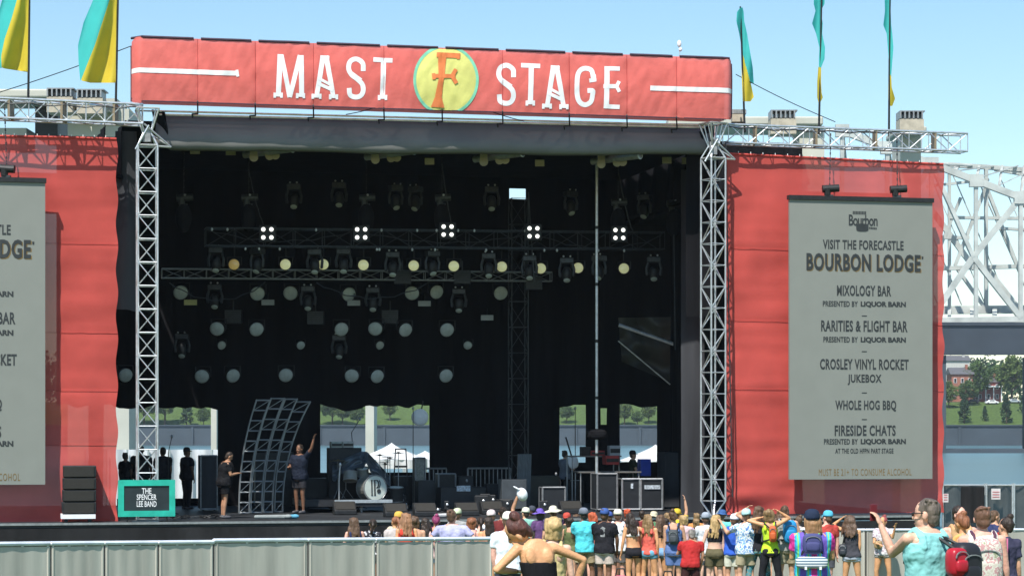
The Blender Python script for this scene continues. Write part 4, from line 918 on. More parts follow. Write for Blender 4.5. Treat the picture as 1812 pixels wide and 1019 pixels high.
case(776, 806, 838, 7.8, .5, 'black amplifier cabinet behind the low wide case, left one', mt_=M_blk, edge=True)
case(812, 838, 842, 7.6, .5, 'black amplifier cabinet behind the low wide case, right one', mt_=M_case, edge=False)
case(862, 884, 856, 6.6, .5, 'small black cabinet left of the grey monitor box', mt_=M_blk, edge=False)
case(1000, 1034, 850, 6.8, .6, 'dark trunk under the long equipment table', mt_=M_blk, edge=False)
case(960, 1000, 862, 3.9, .4, 'small low pedal case in front of the olive case', mt_=M_case, edge=True)
rc = random.Random(33)
for k in range(22):
    b = dpos(rc.uniform(700, 1000), rc.uniform(2.5, 6)); h_ = rc.uniform(.15, .55); w_ = rc.uniform(.06, .2)
    o = thing('floor_light', b, 'small dark floor light or gear lying among the stage monitors', 'floor light', 'small floor gear in the middle of the stage'); m = MB(); m.box(b + Vector((-w_, -.1, .05)), b + Vector((w_, .1, h_))); bevel(m.build('body', M_blk, o), .02); m = MB(); m.ell(b + Vector((w_ * .3, -.12, h_ * .7)), (.04, .02, .04), 8, 6); m.build('lens', M_alu, o)
# tilted panels
for i, (x, lb) in enumerate(((918, 'left one'), (930, 'right one'))):
    o = thing('tilted_panel', dpos(x, 5.4), 'dark grey panel leaning back on the monitor box, ' + lb, 'panel', 'panels leaning by the inner mast')
    a = su(x - 7, 5.4); b = su(x + 5, 5.4); z0 = DECK + .02; z1 = sp(x, 803, 5.4).z
    m = MB(); m.add([S(a + q, 5.2 + w, z0) for q, w in ((0, 0), (b - a, 0), (b - a, .06), (0, .06))] + [S(a + q + .12, 5.5 + w, z1) for q, w in ((0, 0), (b - a, 0), (b - a, .06), (0, .06))], [(0, 1, 5, 4), (1, 2, 6, 5), (2, 3, 7, 6), (3, 0, 4, 7), (4, 5, 6, 7), (0, 3, 2, 1)])
    m.build('board', mat('panel_dark', (.075, .085, .09), .5, 0, .3, 4, 0, 30, (6, 6, .3)), o); m = MB(); m.tube(S(b, 6.0, DECK), S(b, 5.5, z1 - .2), .02); m.build('prop', M_aludark, o)
# table with red gear, laptop boxes, blue bin
def table(px0, px1, py, v, label):
    a, b = su(px0, v), su(px1, v); z = sp(px0, py, v).z; o = thing('work_table', S((a + b) / 2, v + .4, DECK), label, 'table', 'equipment tables at stage right')
    m = MB(); m.sbox(a, b, v, v + .75, z - .04, z); m.build('tabletop', mat('table_grey', (.16, .15, .14), .5), o)
    for u in (a + .06, b - .06):
        for w in (v + .06, v + .69): m = MB(); m.tube(S(u, w, z - .04), S(u, w, DECK), .02); m.build('leg', M_aludark, o)
    return z
z = table(1010, 1100, 806, 5.0, 'dark equipment table with red gear in front of the pole')
z2 = table(1025, 1135, 834, 4.4, 'lower long equipment table in front of the red gear')
M_redg = mat('red_case', (.35, .03, .03), .5)
def smallbox(px0, px1, py0, py1, v, dep, mt_, name, label, cat, detail=None):
    a, b = su(px0, v), su(px1, v); z0, z1 = sp(px0, py1, v).z, sp(px0, py0, v).z; o = thing(name, S((a + b) / 2, v, z0), label, cat)
    m = MB(); m.sbox(a, b, v, v + dep, z0 + .004, z1); bevel(m.build('body', mt_, o), .012)
    m = MB(); m.sbox(a + .02, b - .02, v - .02, v - .003, z0 + (z1 - z0) * .3, z0 + (z1 - z0) * .7); m.build('front_plate', detail or M_blk, o); return o
smallbox(1046, 1070, 797, 806, 5.1, .4, M_redg, 'red_case', 'small red box on the dark equipment table left of the laptop', 'box')
smallbox(1072, 1096, 806, 822, 4.6, .4, M_redg, 'red_case', 'wide dark red box on the lower table under the grey console', 'box')
smallbox(1079, 1098, 788, 806, 5.3, .3, mat('console_grey', (.38, .4, .42), .5), 'console', 'pale grey console with dark display on the equipment table', 'console')
smallbox(1030, 1046, 790, 806, 5.2, .3, M_blk, 'mixer', 'black gear box at the left of the equipment table', 'equipment')
o = smallbox(1134, 1152, 812, 842, 5.6, .4, mat('blue_bin', (.04, .08, .45), .5), 'blue_bin', 'bright blue plastic bin below the man in the cap', 'bin', mat('blue_bin', (0, 0, 0)))
smallbox(586, 606, 781, 792, 6.4, .35, mat('amp_head', (.35, .38, .36), .5, 0, .2), 'amplifier_head', 'pale grey amplifier head seen against the central opening', 'amplifier'); smallbox(607, 626, 781, 792, 6.4, .35, M_aludark, 'amplifier_head', 'dark grey amplifier head right of the pale one', 'amplifier')
case(582, 640, 792, 6.35, .5, 'dark equipment rack carrying the two amplifier heads', name='equipment_rack', cat='rack', edge=False, mt_=M_case)
# drawing: boom microphone stand, music stands
def micstand(px, v, ptop, pend, label):
    b = dpos(px, v); o = thing('microphone_stand', b, label, 'microphone stand', 'microphone stands'); t = sp(*ptop, v); e = sp(*pend, v)
    m = MB(); m.tube(b + Vector((0, 0, .02)), t, .013); m.tube(t, e, .011); m.build('pole', M_blk, o); m = MB()
    for k in range(3): m.tube(b + Vector((0, 0, .12)), b + Vector((.28 * math.cos(k * 2.1 + .4), .28 * math.sin(k * 2.1 + .4), .012)), .012)
    m.build('tripod_base', M_blk, o); m = MB(); m.ell(e, (.035, .035, .05)); m.build('microphone', M_aludark, o); return o
micstand(634, 7.2, (622, 765), (637, 741), 'microphone stand with a pale boom reaching up to the right in the central opening')
micstand(731, 7.5, (731, 735), (731, 722), 'straight thin stand in the right of the central opening')
micstand(298, 4.0, (298, 800), (304, 772), 'thin stand with a small dark head right of the left tower')
micstand(820, 5.4, (820, 858), (826, 850), 'short microphone stand in the middle of the stage')
micstand(1018, 6.5, (1018, 745), (1018, 722), 'pale post standing in the narrow rear opening')
micstand(990, 4.2, (992, 850), (984, 838), 'microphone stand in front of the seated man')
o = thing('lamp_head', sp(743, 738, 7.6), 'round white reflector lamp hanging at the top right of the central opening', 'lamp'); c = sp(743, 738, 7.6)
m = MB(); lampdisc(m, c, .26, (.1, -1, -.1)); m.build('reflector', M_white, o, smooth=True); m = MB(); m.tube(c, c + Vector((.1, 0, .5)), .02); m.build('arm', M_blk, o)
o = thing('keyboard_frame', dpos(720, 7), 'dark rectangular stand frame in front of the white tent', 'stand')
m = MB(); m.path([sp(697, 850, 7), sp(700, 794, 7), sp(718, 794, 7), sp(721, 850, 7)], .02, 5); m.tube(sp(699, 825, 7), sp(720, 825, 7), .03); m.build('frame', M_blk, o); m = MB()
for px in (697, 721): m.tube(sp(px, 850, 7), dpos(px, 7), .02)
m.build('leg', M_blk, o)
o = thing('side_snare', dpos(690, 8), 'small cymbals on thin stands in front of the white tent', 'cymbals')
for x, y in ((686, 808), (680, 818)):
    c = sp(x, y, 8); m = MB(); m.ell(c, (.2, .2, .015), 16, 4); co = m.build('cymbal', M_blk, o); m = MB(); m.tube(c, Vector((c.x, c.y, DECK)), .012); m.build('stand', M_blk, co)
# floor wedges, cable heaps and the small things on the deck edge
def wedge(px, v, w, label):
    b = dpos(px, v); o = thing('monitor_wedge', b, label, 'floor monitor', 'floor monitors'); m = MB(); ua, va = (b.x - OX) * UX + (b.y - OY) * UY, v
    pr_ = [(-.25, 0), (.2, 0), (.2, .12), (-.08, .36), (-.25, .36)]; m.loft([[S(ua + q, va - y, DECK + .005 + z) for y, z in pr_] for q in (-w / 2, w / 2)]); bevel(m.build('cabinet', M_blk, o), .02)
    m = MB(); m.add([S(ua + q, va - y - .012, DECK + .02 + z) for q, y, z in ((-w / 2 + .04, .18, .14), (w / 2 - .04, .18, .14), (w / 2 - .04, -.05, .34), (-w / 2 + .04, -.05, .34))], [(0, 1, 2, 3)]); m.build('grille', MATS['grille'], o)
for px, v, lb in ((610, 3.0, 'left of the drum riser front'), (700, 1.2, 'in front of the bass drum'), (752, 1.4, 'between the bass drum and the low wide case'), (826, 1.5, 'in front of the low wide case'), (1010, 2.2, 'in front of the seated man'), (870, 2.4, 'left of the grey monitor box')):
    wedge(px, v, .62, 'black wedge floor monitor ' + lb)
rn = random.Random(5)
for k, (px, v, w) in enumerate(((372, .6, 'at the feet of the man in black'), (318, .3, 'right of the teal sign'), (800, 3.4, 'between the wedges'), (960, 3.6, 'right of the grey monitor box'))):
    b = dpos(px, v); m = MB(); pts = [b + Vector((.3 * math.cos(t * .7) * rn.uniform(.4, 1), .3 * math.sin(t * .7) * rn.uniform(.4, 1), .03 + .1 * rn.random())) for t in range(26)]; m.path(pts, .017, 5); tag(m.build('cable_coil', M_blk, loc=b), 'heap of dark cable on the deck ' + w, 'cable', 'cable heaps')
for px, w, cl, lb in ((486, .5, (.25, .28, .28), 'flat pale roll lying on the deck in front of the racks'), (512, .22, (.1, .35, .5), 'small blue bundle beside the flat pale roll'), (785, .2, (.5, .5, .5), 'small pale clamp lying in front of the wedges')):
    b = dpos(px, .4); m = MB(); m.tube(b + Vector((-w, 0, .06)), b + Vector((w * .6, .1, .06)), .05, .06, 9, True); m.ell(b + Vector((w * .7, .05, .07)), (.1, .08, .06)); tag(m.build('bundle', mat('bundle%d' % px, cl, .7), loc=b), lb, 'bundle')
o = thing('crowd_barrier', dpos(865, 10), 'low metal rail barrier at the back of the stage left of the tilted panels', 'barrier'); a, b = su(828, 10), su(903, 10); z0, z1 = DECK + .1, sp(860, 828, 10).z
m = MB(); m.tube(S(a, 10, z1), S(b, 10, z1), .03); m.tube(S(a, 10, z0), S(b, 10, z0), .03)
for k in range(11): u = a + (b - a) * k / 10; m.tube(S(u, 10, z0), S(u, 10, z1), .016 if 0 < k < 10 else .03, n=5)
m.build('rails', M_aludark, o)
o = thing('crowd_barrier', dpos(770, 10), 'short metal rail barrier at the back of the stage right of the drums', 'barrier'); a, b = su(752, 10), su(790, 10)
m = MB(); m.tube(S(a, 10, z1), S(b, 10, z1), .03); m.tube(S(a, 10, z0), S(b, 10, z0), .03)
for k in range(6): u = a + (b - a) * k / 5; m.tube(S(u, 10, z0), S(u, 10, z1), .02, n=5)
m.build('rails', M_aludark, o)

# ---------------------------------------------------------------- tents behind the stage
M_tent = mat('tent_canvas', (.80, .81, .84), .7, 0, .06, 2, .2, 3, trans=.3)
def tent(pk, el, er, Y, label):
    p = wp(*pk, Y); a = wp(*el, Y); b = wp(*er, Y); zb = gz(Y); w = (b.x - a.x) / 2; cx = (a.x + b.x) / 2; ze = (a.z + b.z) / 2
    o = thing('white_tent', (cx, Y, zb), label, 'tent', 'white tents behind the stage')
    m = MB(); n = 16; c4 = [(-w, -w), (w, -w), (w, w), (-w, w)]; vs = []
    for k in range(8):
        t = k / 7; f = (1 - t) ** 1.25
        for i in range(4):
            (x0, y0), (x1, y1) = c4[i], c4[(i + 1) % 4]
            for j in range(4): q = j / 4; vs.append(Vector((cx + (x0 + (x1 - x0) * q) * f + (p.x - cx) * t, Y + (y0 + (y1 - y0) * q) * f, ze + (p.z - ze) * t)))
    m.add(vs, [(k * 16 + i, k * 16 + (i + 1) % 16, (k + 1) * 16 + (i + 1) % 16, (k + 1) * 16 + i) for k in range(7) for i in range(16)]); m.build('canopy', M_tent, o)
    m = MB(); m.grid(lambda s, t: Vector((cx - w + 2 * w * s, Y - w + .06 * math.sin(s * 30), ze - .35 + .35 * t)), 40, 1); m.build('valance', M_tent, o)
    for x, y in c4: m = MB(); m.tube((cx + x, Y + y, zb), (cx + x, Y + y, ze), .05); m.build('pole', M_alu, o)
    return o
tent((693, 783), (632, 812), (752, 812), 88, 'white peaked tent behind the drums seen through the central opening')
tent((752, 797), (716, 812), (792, 812), 94, 'smaller white tent behind and right of the peaked one')
tent((1160, 786), (1098, 815), (1222, 815), 88, 'white tent behind the man in the cap seen through the right opening')
o = thing('tent_wall', wp(300, 850, 92), 'long white canvas wall behind the silhouetted crew at stage left', 'canvas wall')
m = MB(); m.grid(lambda s, t: wp(150 + 300 * s, 0, 92).xy.to_3d() + Vector((0, .1 * math.sin(s * 60), gz(92) + (wp(0, 795, 92).z - gz(92)) * t)), 120, 1); m.build('canvas', M_tent, o)
m = MB()
for k in range(9): p = wp(150 + 300 * k / 8, 795, 91.8); m.tube((p.x, p.y, gz(92)), p, .05)
m.build('poles', M_alu, o)

# ---------------------------------------------------------------- flags
M_fy = mat('flag_yellow', (.78, .60, .05), .7, 0, .08, 1.5, .2, 6, trans=.35); M_ft = mat('flag_teal', (.06, .55, .52), .7, 0, .08, 1.5, .2, 6, trans=.35)
def flag(pole, label, cols, v=0.0, amp=.16, fr_=9):
    """pole: (xb,yb,xt,yt); cols: list of (material, name, [(y, xleft, xright)...])"""
    base = sp(pole[0], pole[1], v); o = thing('feather_flag', base, label, 'flag', 'teal and yellow flags')
    m = MB(); m.tube(base, sp(pole[2], pole[3], v), .032, .022, 8); m.build('pole', M_blk, o)
    for mt_, nm, rows_ in cols:
        def f(a, b):
            t = b * (len(rows_) - 1); i = min(len(rows_) - 2, int(t)); q = t - i; r0, r1 = rows_[i], rows_[i + 1]; y = r0[0] + (r1[0] - r0[0]) * q; xl = r0[1] + (r1[1] - r0[1]) * q; xr = r0[2] + (r1[2] - r0[2]) * q
            x = xl + (xr - xl) * a
            return sp(x, y, v - .01 + amp * math.sin((x - pole[0]) / fr_ + y / 31) * min(1, abs(x - pole[0]) / 14))
        m = MB(); m.grid(f, 20, 40); m.build(nm, mt_, o, smooth=True)
    return o
flag((50, 176, 53, -60), 'wide teal and yellow flag at the left edge of the picture', [(M_fy, 'yellow_cloth', [(-60, 50, 53), (-20, 36, 53), (0, 30, 52.5), (35, 20, 52), (70, 8, 51.5), (100, 2, 51), (121, 3, 50.5), (128, 48, 50)]), (M_ft, 'teal_cloth', [(-60, 20, 50), (-20, 8, 36), (0, 4, 30), (35, -6, 20), (70, -14, 8), (100, -16, 2), (121, -14, 3)])], -.2)
flag((205, 180, 210, -60), 'wide teal and yellow flag just left of the coral sign', [(M_fy, 'yellow_cloth', [(-60, 207, 210), (-20, 202, 209), (0, 194, 208), (40, 181, 207.5), (80, 168, 207), (110, 156, 206.5), (143, 143, 206), (147, 160, 205)]), (M_ft, 'teal_cloth', [(-60, 175, 207), (-20, 168, 202), (0, 165, 194), (40, 148, 181), (80, 138, 168), (110, 139, 156), (143, 142, 143)])], -.2)
flag((1318, 235, 1310, 12), 'narrow furled flag beside the right end of the coral sign, leftmost of three', [(M_ft, 'teal_cloth', [(14, 1310, 1314), (22, 1304, 1316), (38, 1303, 1317), (60, 1308, 1322), (90, 1313, 1327), (120, 1320, 1332), (148, 1328, 1334)]), (M_fy, 'yellow_cloth', [(95, 1313, 1314), (120, 1312, 1321), (150, 1313, 1329), (172, 1314, 1334), (180, 1315, 1328)])], .0, .1, 5)
flag((1449, 238, 1455, -60), 'narrow furled flag in the middle of the three at the right', [(M_ft, 'teal_cloth', [(-60, 1446, 1456), (-10, 1440, 1460), (8, 1440, 1459), (20, 1443, 1452), (42, 1437, 1456), (60, 1444, 1455), (85, 1450, 1460), (105, 1449, 1459), (120, 1449, 1453)]), (M_fy, 'yellow_cloth', [(119, 1448, 1453), (145, 1446, 1453), (165, 1446, 1454), (173, 1446, 1456), (181, 1448, 1452)])], .1, .1, 5)
flag((1573, 242, 1575, -60), 'narrow furled flag farthest right, above the outer viaduct column', [(M_ft, 'teal_cloth', [(-60, 1566, 1577), (-10, 1565, 1577), (20, 1566, 1576), (45, 1563, 1577), (60, 1569, 1579), (85, 1571, 1581), (110, 1573, 1579), (135, 1574, 1577)]), (M_fy, 'yellow_cloth', [(133, 1573, 1577), (155, 1572, 1578), (175, 1572, 1584), (188, 1573, 1579)])], .1, .1, 5)

# ---------------------------------------------------------------- barricades and fence
M_bar = mat('barricade_sheet', (.52, .50, .44), .5, .15, .34, 1.5, .10, 7, (1.6, 1.6, .16)); M_barr = mat('barricade_rail', (.72, .77, .85), .38, .2)
def barricade(x0, Y0, x1, Y1, h, label, grp):
    a = Vector((x0, Y0, gz(Y0))); b = Vector((x1, Y1, gz(Y1))); o = thing('barricade_panel', (a + b) / 2, label, 'barricade', grp); d = (b - a); dn = d.normalized(); nn = Vector((dn.y, -dn.x, 0)).normalized()
    if nn.y > 0: nn = -nn
    Z = Vector((0, 0, 1))
    def f(s, t): return a + d * (.004 + .992 * s) + Z * (.08 + (h - .12) * t) + nn * (.0025 * math.sin(s * 26))
    m = MB(); m.grid(f, 40, 2); solidify(m.build('sheet', M_bar, o), .006)
    m = MB(); m.tube(a + Z * h, b + Z * h, .03, n=8, dome=True); m.build('top_rail', M_barr, o); m = MB(); m.tube(a + Z * .05, b + Z * .05, .03); m.build('bottom_rail', M_barr, o)
    for q in (.03, .97): m = MB(); p = a + d * q; m.tube(p, p + Z * h, .016, n=6); m.build('post', M_bar, o)
    for q in (.36, .68): m = MB(); p = a + d * q + nn * -.03; m.tube(p + Z * .08, p + Z * (h - .03), .018, n=5); m.build('rib', M_alu, o)
    m = MB(); p = a + d * .5 - nn * .02; m.tube(p + Z * h * .9, p - nn * 0.9 + Z * .03, .022); m.build('brace', M_alu, o); return o
edges = [-60, 90, 185, 280, 378, 545, 665, 768, 872]
for i in range(8):
    Ya = 28.6 + (edges[i]) / 870 * 5.0; Yb = 28.6 + (edges[i + 1]) / 870 * 5.0
    pa = wp(edges[i] + 1, 900, Ya); pb = wp(edges[i + 1] - 1, 900, Yb)
    barricade(pa.x, Ya, pb.x, Yb, 1.30 if i < 4 else 1.32, 'grey metal barricade panel at the lower left, %s of the eight from the left' % ['first', 'second', 'third', 'fourth', 'fifth', 'sixth', 'seventh', 'last'][i], 'near barricade')
edges = [1290, 1365, 1440, 1532, 1620, 1700, 1782, 1870]
for i in range(7):
    Ya = 48 + i * .25; Yb = Ya + .25; pa = wp(edges[i] + 1, 900, Ya); pb = wp(edges[i + 1] - 1, 900, Yb)
    barricade(pa.x, Ya, pb.x, Yb, 1.36, 'grey barricade panel ' + ['behind the crowd nearest the stage middle', 'behind the man in the floral shirt', 'behind the person in the tie dye shirt', 'between the curly haired woman and the man in the teal tank top', 'behind the man in the teal tank top', 'behind the person with the patterned backpack', 'at the right edge of the picture'][i], 'far barricade')
M_mesh = mat('fence_mesh', (.045, .05, .05), .85, 0, .3, 3, see=.12)
for i, (x0, x1) in enumerate(((1668, 1745), (1745, 1794), (1794, 1880))):
    Y = 63.5; a = wp(x0, 858, Y); b = wp(x1, 858, Y); zt = a.z; zb = gz(Y); o = thing('mesh_fence_panel', ((a.x + b.x) / 2, Y, zb), 'dark screened fence panel beyond the right banner, ' + ['with a white notice at its left end', 'with the pink headed notice, middle one', 'plain one at the right edge'][i], 'fence', 'screened fence')
    m = MB(); m.grid(lambda s, t: Vector((a.x + (b.x - a.x) * s, Y + .05 * math.sin(s * 14 + t), zb + (zt - zb) * t)), 24, 4); m.build('screen_cloth', M_mesh, o, smooth=True)
    m = MB(); m.tube((a.x, Y - .06, zb), (a.x, Y - .06, zt + .05), .03); m.tube((b.x - .05, Y - .06, zb), (b.x - .05, Y - .06, zt + .05), .03); m.tube((a.x, Y - .06, zt), (b.x, Y - .06, zt), .022); m.build('frame', M_alu, o)
o = thing('dark_opening_sheet', wp(1721, 900, 63.2), 'black cloth sheet standing in for the dark opening in the screened fence', 'cloth'); a = wp(1700, 861, 63.3); b = wp(1742, 925, 63.3)  # black sheet stands in for a dark opening in the fence
m = MB(); m.grid(lambda s, t: Vector((a.x + (b.x - a.x) * s, 63.3 + .03 * math.sin(s * 12), b.z + (a.z - b.z) * t)), 12, 2); m.build('cloth', M_skirt, o)
for (x0, x1, y0, y1, lb) in ((1668, 1678, 873, 888, 'small white notice on the fence beside the red banner'), (1754, 1770, 864, 883, 'white notice with a pinkish heading on the fence')):
    a = wp(x0, y0, 63.2); b = wp(x1, y1, 63.2); o = thing('notice', ((a.x + b.x) / 2, 63.2, b.z), lb, 'notice', 'notices on the fence'); m = MB(); m.box((a.x, 63.18, b.z), (b.x, 63.2, a.z)); m.build('sheet', mat('paper', (.6, .56, .56), .7), o)
    m = MB()
    for k in range(3): m.box((a.x + .03, 63.17, b.z + .06 + k * .07), (b.x - .03, 63.177, b.z + .085 + k * .07))
    m.build('print', mat('pink_print', (.55, .2, .22), .7), o)
# ---------------------------------------------------------------- people
TM = [(.80, .13, .10, 0), (.86, .165, .115, -.01), (.95, .168, .12, -.012), (1.05, .155, .105, 0), (1.15, .155, .105, 0), (1.28, .178, .118, .005), (1.38, .182, .108, 0), (1.44, .15, .085, -.005), (1.49, .07, .06, -.005)]
TF = [(.80, .14, .11, -.01), (.87, .175, .125, -.02), (.93, .172, .12, -.018), (1.02, .145, .10, 0), (1.11, .128, .09, 0), (1.22, .14, .10, .01), (1.32, .150, .102, .01), (1.39, .148, .085, 0), (1.44, .115, .065, -.005), (1.49, .05, .05, -.005)]
def tq(T, z):
    z = max(T[0][0], min(T[-1][0], z))
    for a, b in zip(T[:-1], T[1:]):
        if z <= b[0]: f = (z - a[0]) / (b[0] - a[0]); return tuple(a[i] + (b[i] - a[i]) * f for i in (1, 2, 3))
def tring(T, z, inf=0, fat=1, n=20, sx=1):
    rx, ry, cy = tq(T, z); rx = rx * fat * sx + inf; ry = ry * (1 + (fat - 1) * 1.3) + inf; o = []
    for i in range(n):
        t = 6.28318 * i / n; c, s = math.cos(t), math.sin(t); o.append(Vector((rx * math.copysign(abs(c) ** .85, c), cy + ry * math.copysign(abs(s) ** .85, s), z)))
    return o
ARM = dict(down=((.16, .02, -1), (.04, .22, -1)), down2=((.10, -.1, -1), (0, .35, -1)), hip=((.75, -.25, -.75), (-.6, .45, -.5)), head=((.6, .3, .28), (-.85, -.2, .5)), front=((.12, .3, -.9), (-.5, .85, .15)),
           raise_=((.2, .25, 1), (-.05, .1, 1)), phone=((.25, .75, -.55), (.05, .55, .85)), fold=((.2, .25, -.9), (-.9, .5, .1)), back=((.3, -.2, -.9), (-.55, -.35, -.6)), shade=((.55, .7, .35), (-.6, -.2, .75)))
M_skin = {}
def skin(c):
    k = 'skin_%d_%d' % (int(c[0] * 100), int(c[1] * 100))
    return mat(k, c, .5, 0, .14, 9, .25, 35, spec=.4)
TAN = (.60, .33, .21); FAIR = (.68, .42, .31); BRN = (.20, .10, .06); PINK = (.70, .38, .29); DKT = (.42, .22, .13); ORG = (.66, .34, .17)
def hairm(c): return mat('hair_%d_%d_%d' % tuple(int(x * 200) for x in c), c, .5, 0, .45, 26, .7, 60, (1, 1, .15), spec=.45)
def cloth(c): return mat('cloth_%d_%d_%d' % tuple(int(x * 200) for x in c), c, .85, 0, .2, 6, .7, 11, (1, 1, .6), spec=.12, trans=0)
H_BRN = (.10, .055, .03); H_DK = (.03, .018, .012); H_BLD = (.42, .28, .12); H_DBL = (.24, .15, .07); H_RED = (.24, .09, .04); H_GRY = (.16, .13, .10)
TEX = bpy.data.textures.new('folds', 'CLOUDS'); TEX.noise_scale = .12; TEX.noise_depth = 2
def remesh(o, vox, disp=0, sm=3):
    m = o.modifiers.new('r', 'REMESH'); m.mode = 'VOXEL'; m.voxel_size = vox; m.use_smooth_shade = True
    if sm: m = o.modifiers.new('s', 'SMOOTH'); m.factor = .5; m.iterations = sm
    if disp: m = o.modifiers.new('d', 'DISPLACE'); m.texture = TEX; m.strength = disp; m.mid_level = .5; m.texture_coords = 'LOCAL'
    REM.append(o); return o
REM = []
def hand(m, w, d, r=1.0, curl=.5, side=1):
    d = Vector(d).normalized(); x = d.cross(Vector((0, 0, 1)))
    x = x.normalized() if x.length > .2 else Vector((0, 1, 0)); y = d.cross(x).normalized()
    M_ = Matrix((x, y, d)).transposed()
    m.ell(w + d * .045, (.038 * r, .017 * r, .05 * r), 10, 8, M_)
    for i, (o_, l) in enumerate(((-.028, .062), (-.010, .072), (.009, .068), (.027, .054))):
        b = w + d * .085 + x * o_; k = b + (d * (1 - curl * .3) + y * curl * .5).normalized() * l * .55; t = k + (d * (1 - curl) + y * curl).normalized() * l * .5
        m.path([b, k, t], [.0092, .0085, .007], 6)
    b = w + d * .025 + x * -.032 * side; m.path([b, b + (d * .6 - x * .8 * side + y * .3).normalized() * .035, b + (d * .9 - x * .9 * side + y * .5).normalized() * .062], [.011, .010, .008], 6)
def person(px, top, s, label, face=0, sex='m', hair='short', hc=H_BRN, sk=TAN, tp='tee', tc=(.5, .5, .5), bt='shorts', bc=(.3, .28, .2), arms=('down', 'down'), hat=None, hatc=(.8, .8, .8), fat=1.0, lean=(0, 0),
           headoff=(0, 0, 0), headrot=(0, 0, 0), vox=None, z0=None, Y=None, group='crowd watching the empty stage', tmat=None, bmat=None, hscale=1.0, h=None, glasses=False, stance=.10, hatrot=0):
    if Y is None:
        if s < 123: s *= .80 if px > 880 else .90
        Y = F / s
    zg = gz(Y) if z0 is None else z0
    rj = random.Random(int(px * 31 + top * 7)); big = vox is not None
    if not big and z0 is None:
        face += rj.uniform(-20, 20); headrot = (headrot[0] + rj.uniform(-8, 6), rj.uniform(-9, 9), headrot[2] + rj.uniform(-28, 28)); lean = (lean[0] + rj.uniform(-.05, .05), lean[1] + rj.uniform(-.03, .06)); stance *= rj.uniform(.8, 1.7); fat *= rj.uniform(.93, 1.1); px += rj.uniform(-2, 2)
    if h is None: h = (CZ - (top - HY) / F * Y) - zg
    if hat: h -= .03
    k = h / 1.75; X = (px - CX) / F * Y; fm = sex == 'f'; T = TF if fm else TM; root = Vector((X, Y, zg)); ca, sa = math.cos(R(face)), math.sin(R(face))
    vox = vox or .013
    def tf(p, headp=False):
        p = Vector(p)
        q = max(0, p.z - .95); p = Vector((p.x + lean[0] * q, p.y + lean[1] * q, p.z - .5 * (lean[0] ** 2 + lean[1] ** 2) * q)); p = p * k
        return root + Vector((p.x * ca - p.y * sa, p.x * sa + p.y * ca, p.z))
    def TB(m): n = MB(); n.v = [tf(p) for p in m.v]; n.f = m.f; return n
    HM = Matrix.Rotation(R(headrot[2]), 3, 'Z') @ Matrix.Rotation(R(headrot[0]), 3, 'X') @ Matrix.Rotation(R(headrot[1]), 3, 'Y'); HC = Vector((0, .015, 1.52)); HO = Vector(headoff) + Vector((0, 0, -.02))
    def hp(p): return HM @ ((Vector(p) - HC) * hscale) + HC + HO
    def HB(m): n = MB(); n.v = [tf(hp(p)) for p in m.v]; n.f = m.f; return n
    o = thing('person', root, label, 'person', group)
    al = .88 if fm else 1
    B = MB(); B.loft([tring(T, z, 0, fat) for z in (.82, .87, .93, 1.0, 1.06, 1.12, 1.2, 1.28, 1.34, 1.39, 1.43, 1.46, 1.49)])
    for sd in (-1, 1):
        hip = Vector((sd * .088, -.01, .88)); kn = Vector((sd * stance, .01, .49)); an = Vector((sd * stance, -.03, .09)); tr = (.093 if fm else .088) * (1 + (fat - 1) * .5)
        B.tube(hip, kn, tr, .054, 12, True); B.tube(kn, kn.lerp(an, .35) + Vector((0, -.01, 0)), .052, .054, 12, True); B.tube(kn.lerp(an, .35) + Vector((0, -.01, 0)), an, .054, .034, 12, True)
        B.ell(an + Vector((0, .055, -.045)), (.042, .125, .038), 10, 8); B.ell(Vector((sd * .075, -.06, .90)), (.088 * fat, .075, .09), 12, 8)
    if vox < .0125:
        for sd in (-1, 1): B.ell(Vector((sd * .078, -.082, 1.335)), (.05, .030, .075), 12, 8); B.ell(Vector((sd * .038, -.082, 1.14)), (.03, .025, .13), 10, 8)
    jo = []
    for sd, an_ in zip((-1, 1), arms):
        ua, fa = ARM[an_] if isinstance(an_, str) else an_
        jt = (lambda w_: Vector((rj.uniform(-w_, w_), rj.uniform(-w_, w_), rj.uniform(-w_, w_)))) if not big and z0 is None else (lambda w_: Vector((0, 0, 0)))
        ua = Vector(ua) + jt(.16); fa = Vector(fa) + jt(.25)
        ua = Vector((ua[0] * sd, ua[1], ua[2])).normalized(); fa = Vector((fa[0] * sd, fa[1], fa[2])).normalized()
        sh = Vector((sd * (.158 if fm else .186) * (1 + (fat - 1) * .6), -.005, 1.405 + (.03 if ua.z > 0 else 0))); el = sh + ua * .285; wr = el + fa * .25
        B.tube(Vector((sd * .09, 0, 1.40)), sh, .055 * al, .054 * al, 10, True); B.tube(sh, el, .052 * al * (1 + (fat - 1) * .6), .039 * al, 10, True); B.tube(el, el.lerp(wr, .3), .040 * al, .041 * al, 10, True); B.tube(el.lerp(wr, .3), wr, .041 * al, .026 * al, 10, True)
        hand(B, wr, fa, al, .55, sd); jo.append((sh, el, wr))
    nk = hp((0, .005, 1.56)); B.tube((0, -.012, 1.42), nk, .060 * al, .052 * al, 12, True)
    H = MB(); H.ell((0, .0, 1.655), (.074, .094, .098), 16, 12); H.ell((0, .030, 1.585), (.055, .062, .068), 14, 10); H.tube((0, .088, 1.645), (0, .104, 1.608), .010, .016, 8, True)
    for sd in (-1, 1): H.ell((sd * .078, -.002, 1.625), (.012, .022, .032), 8, 6); H.ell((sd * .03, .076, 1.60), (.022, .02, .02), 8, 6)
    H.ell((0, .088, 1.563), (.025, .010, .008), 8, 6); H.ell((0, .076, 1.535), (.022, .02, .018), 8, 6)
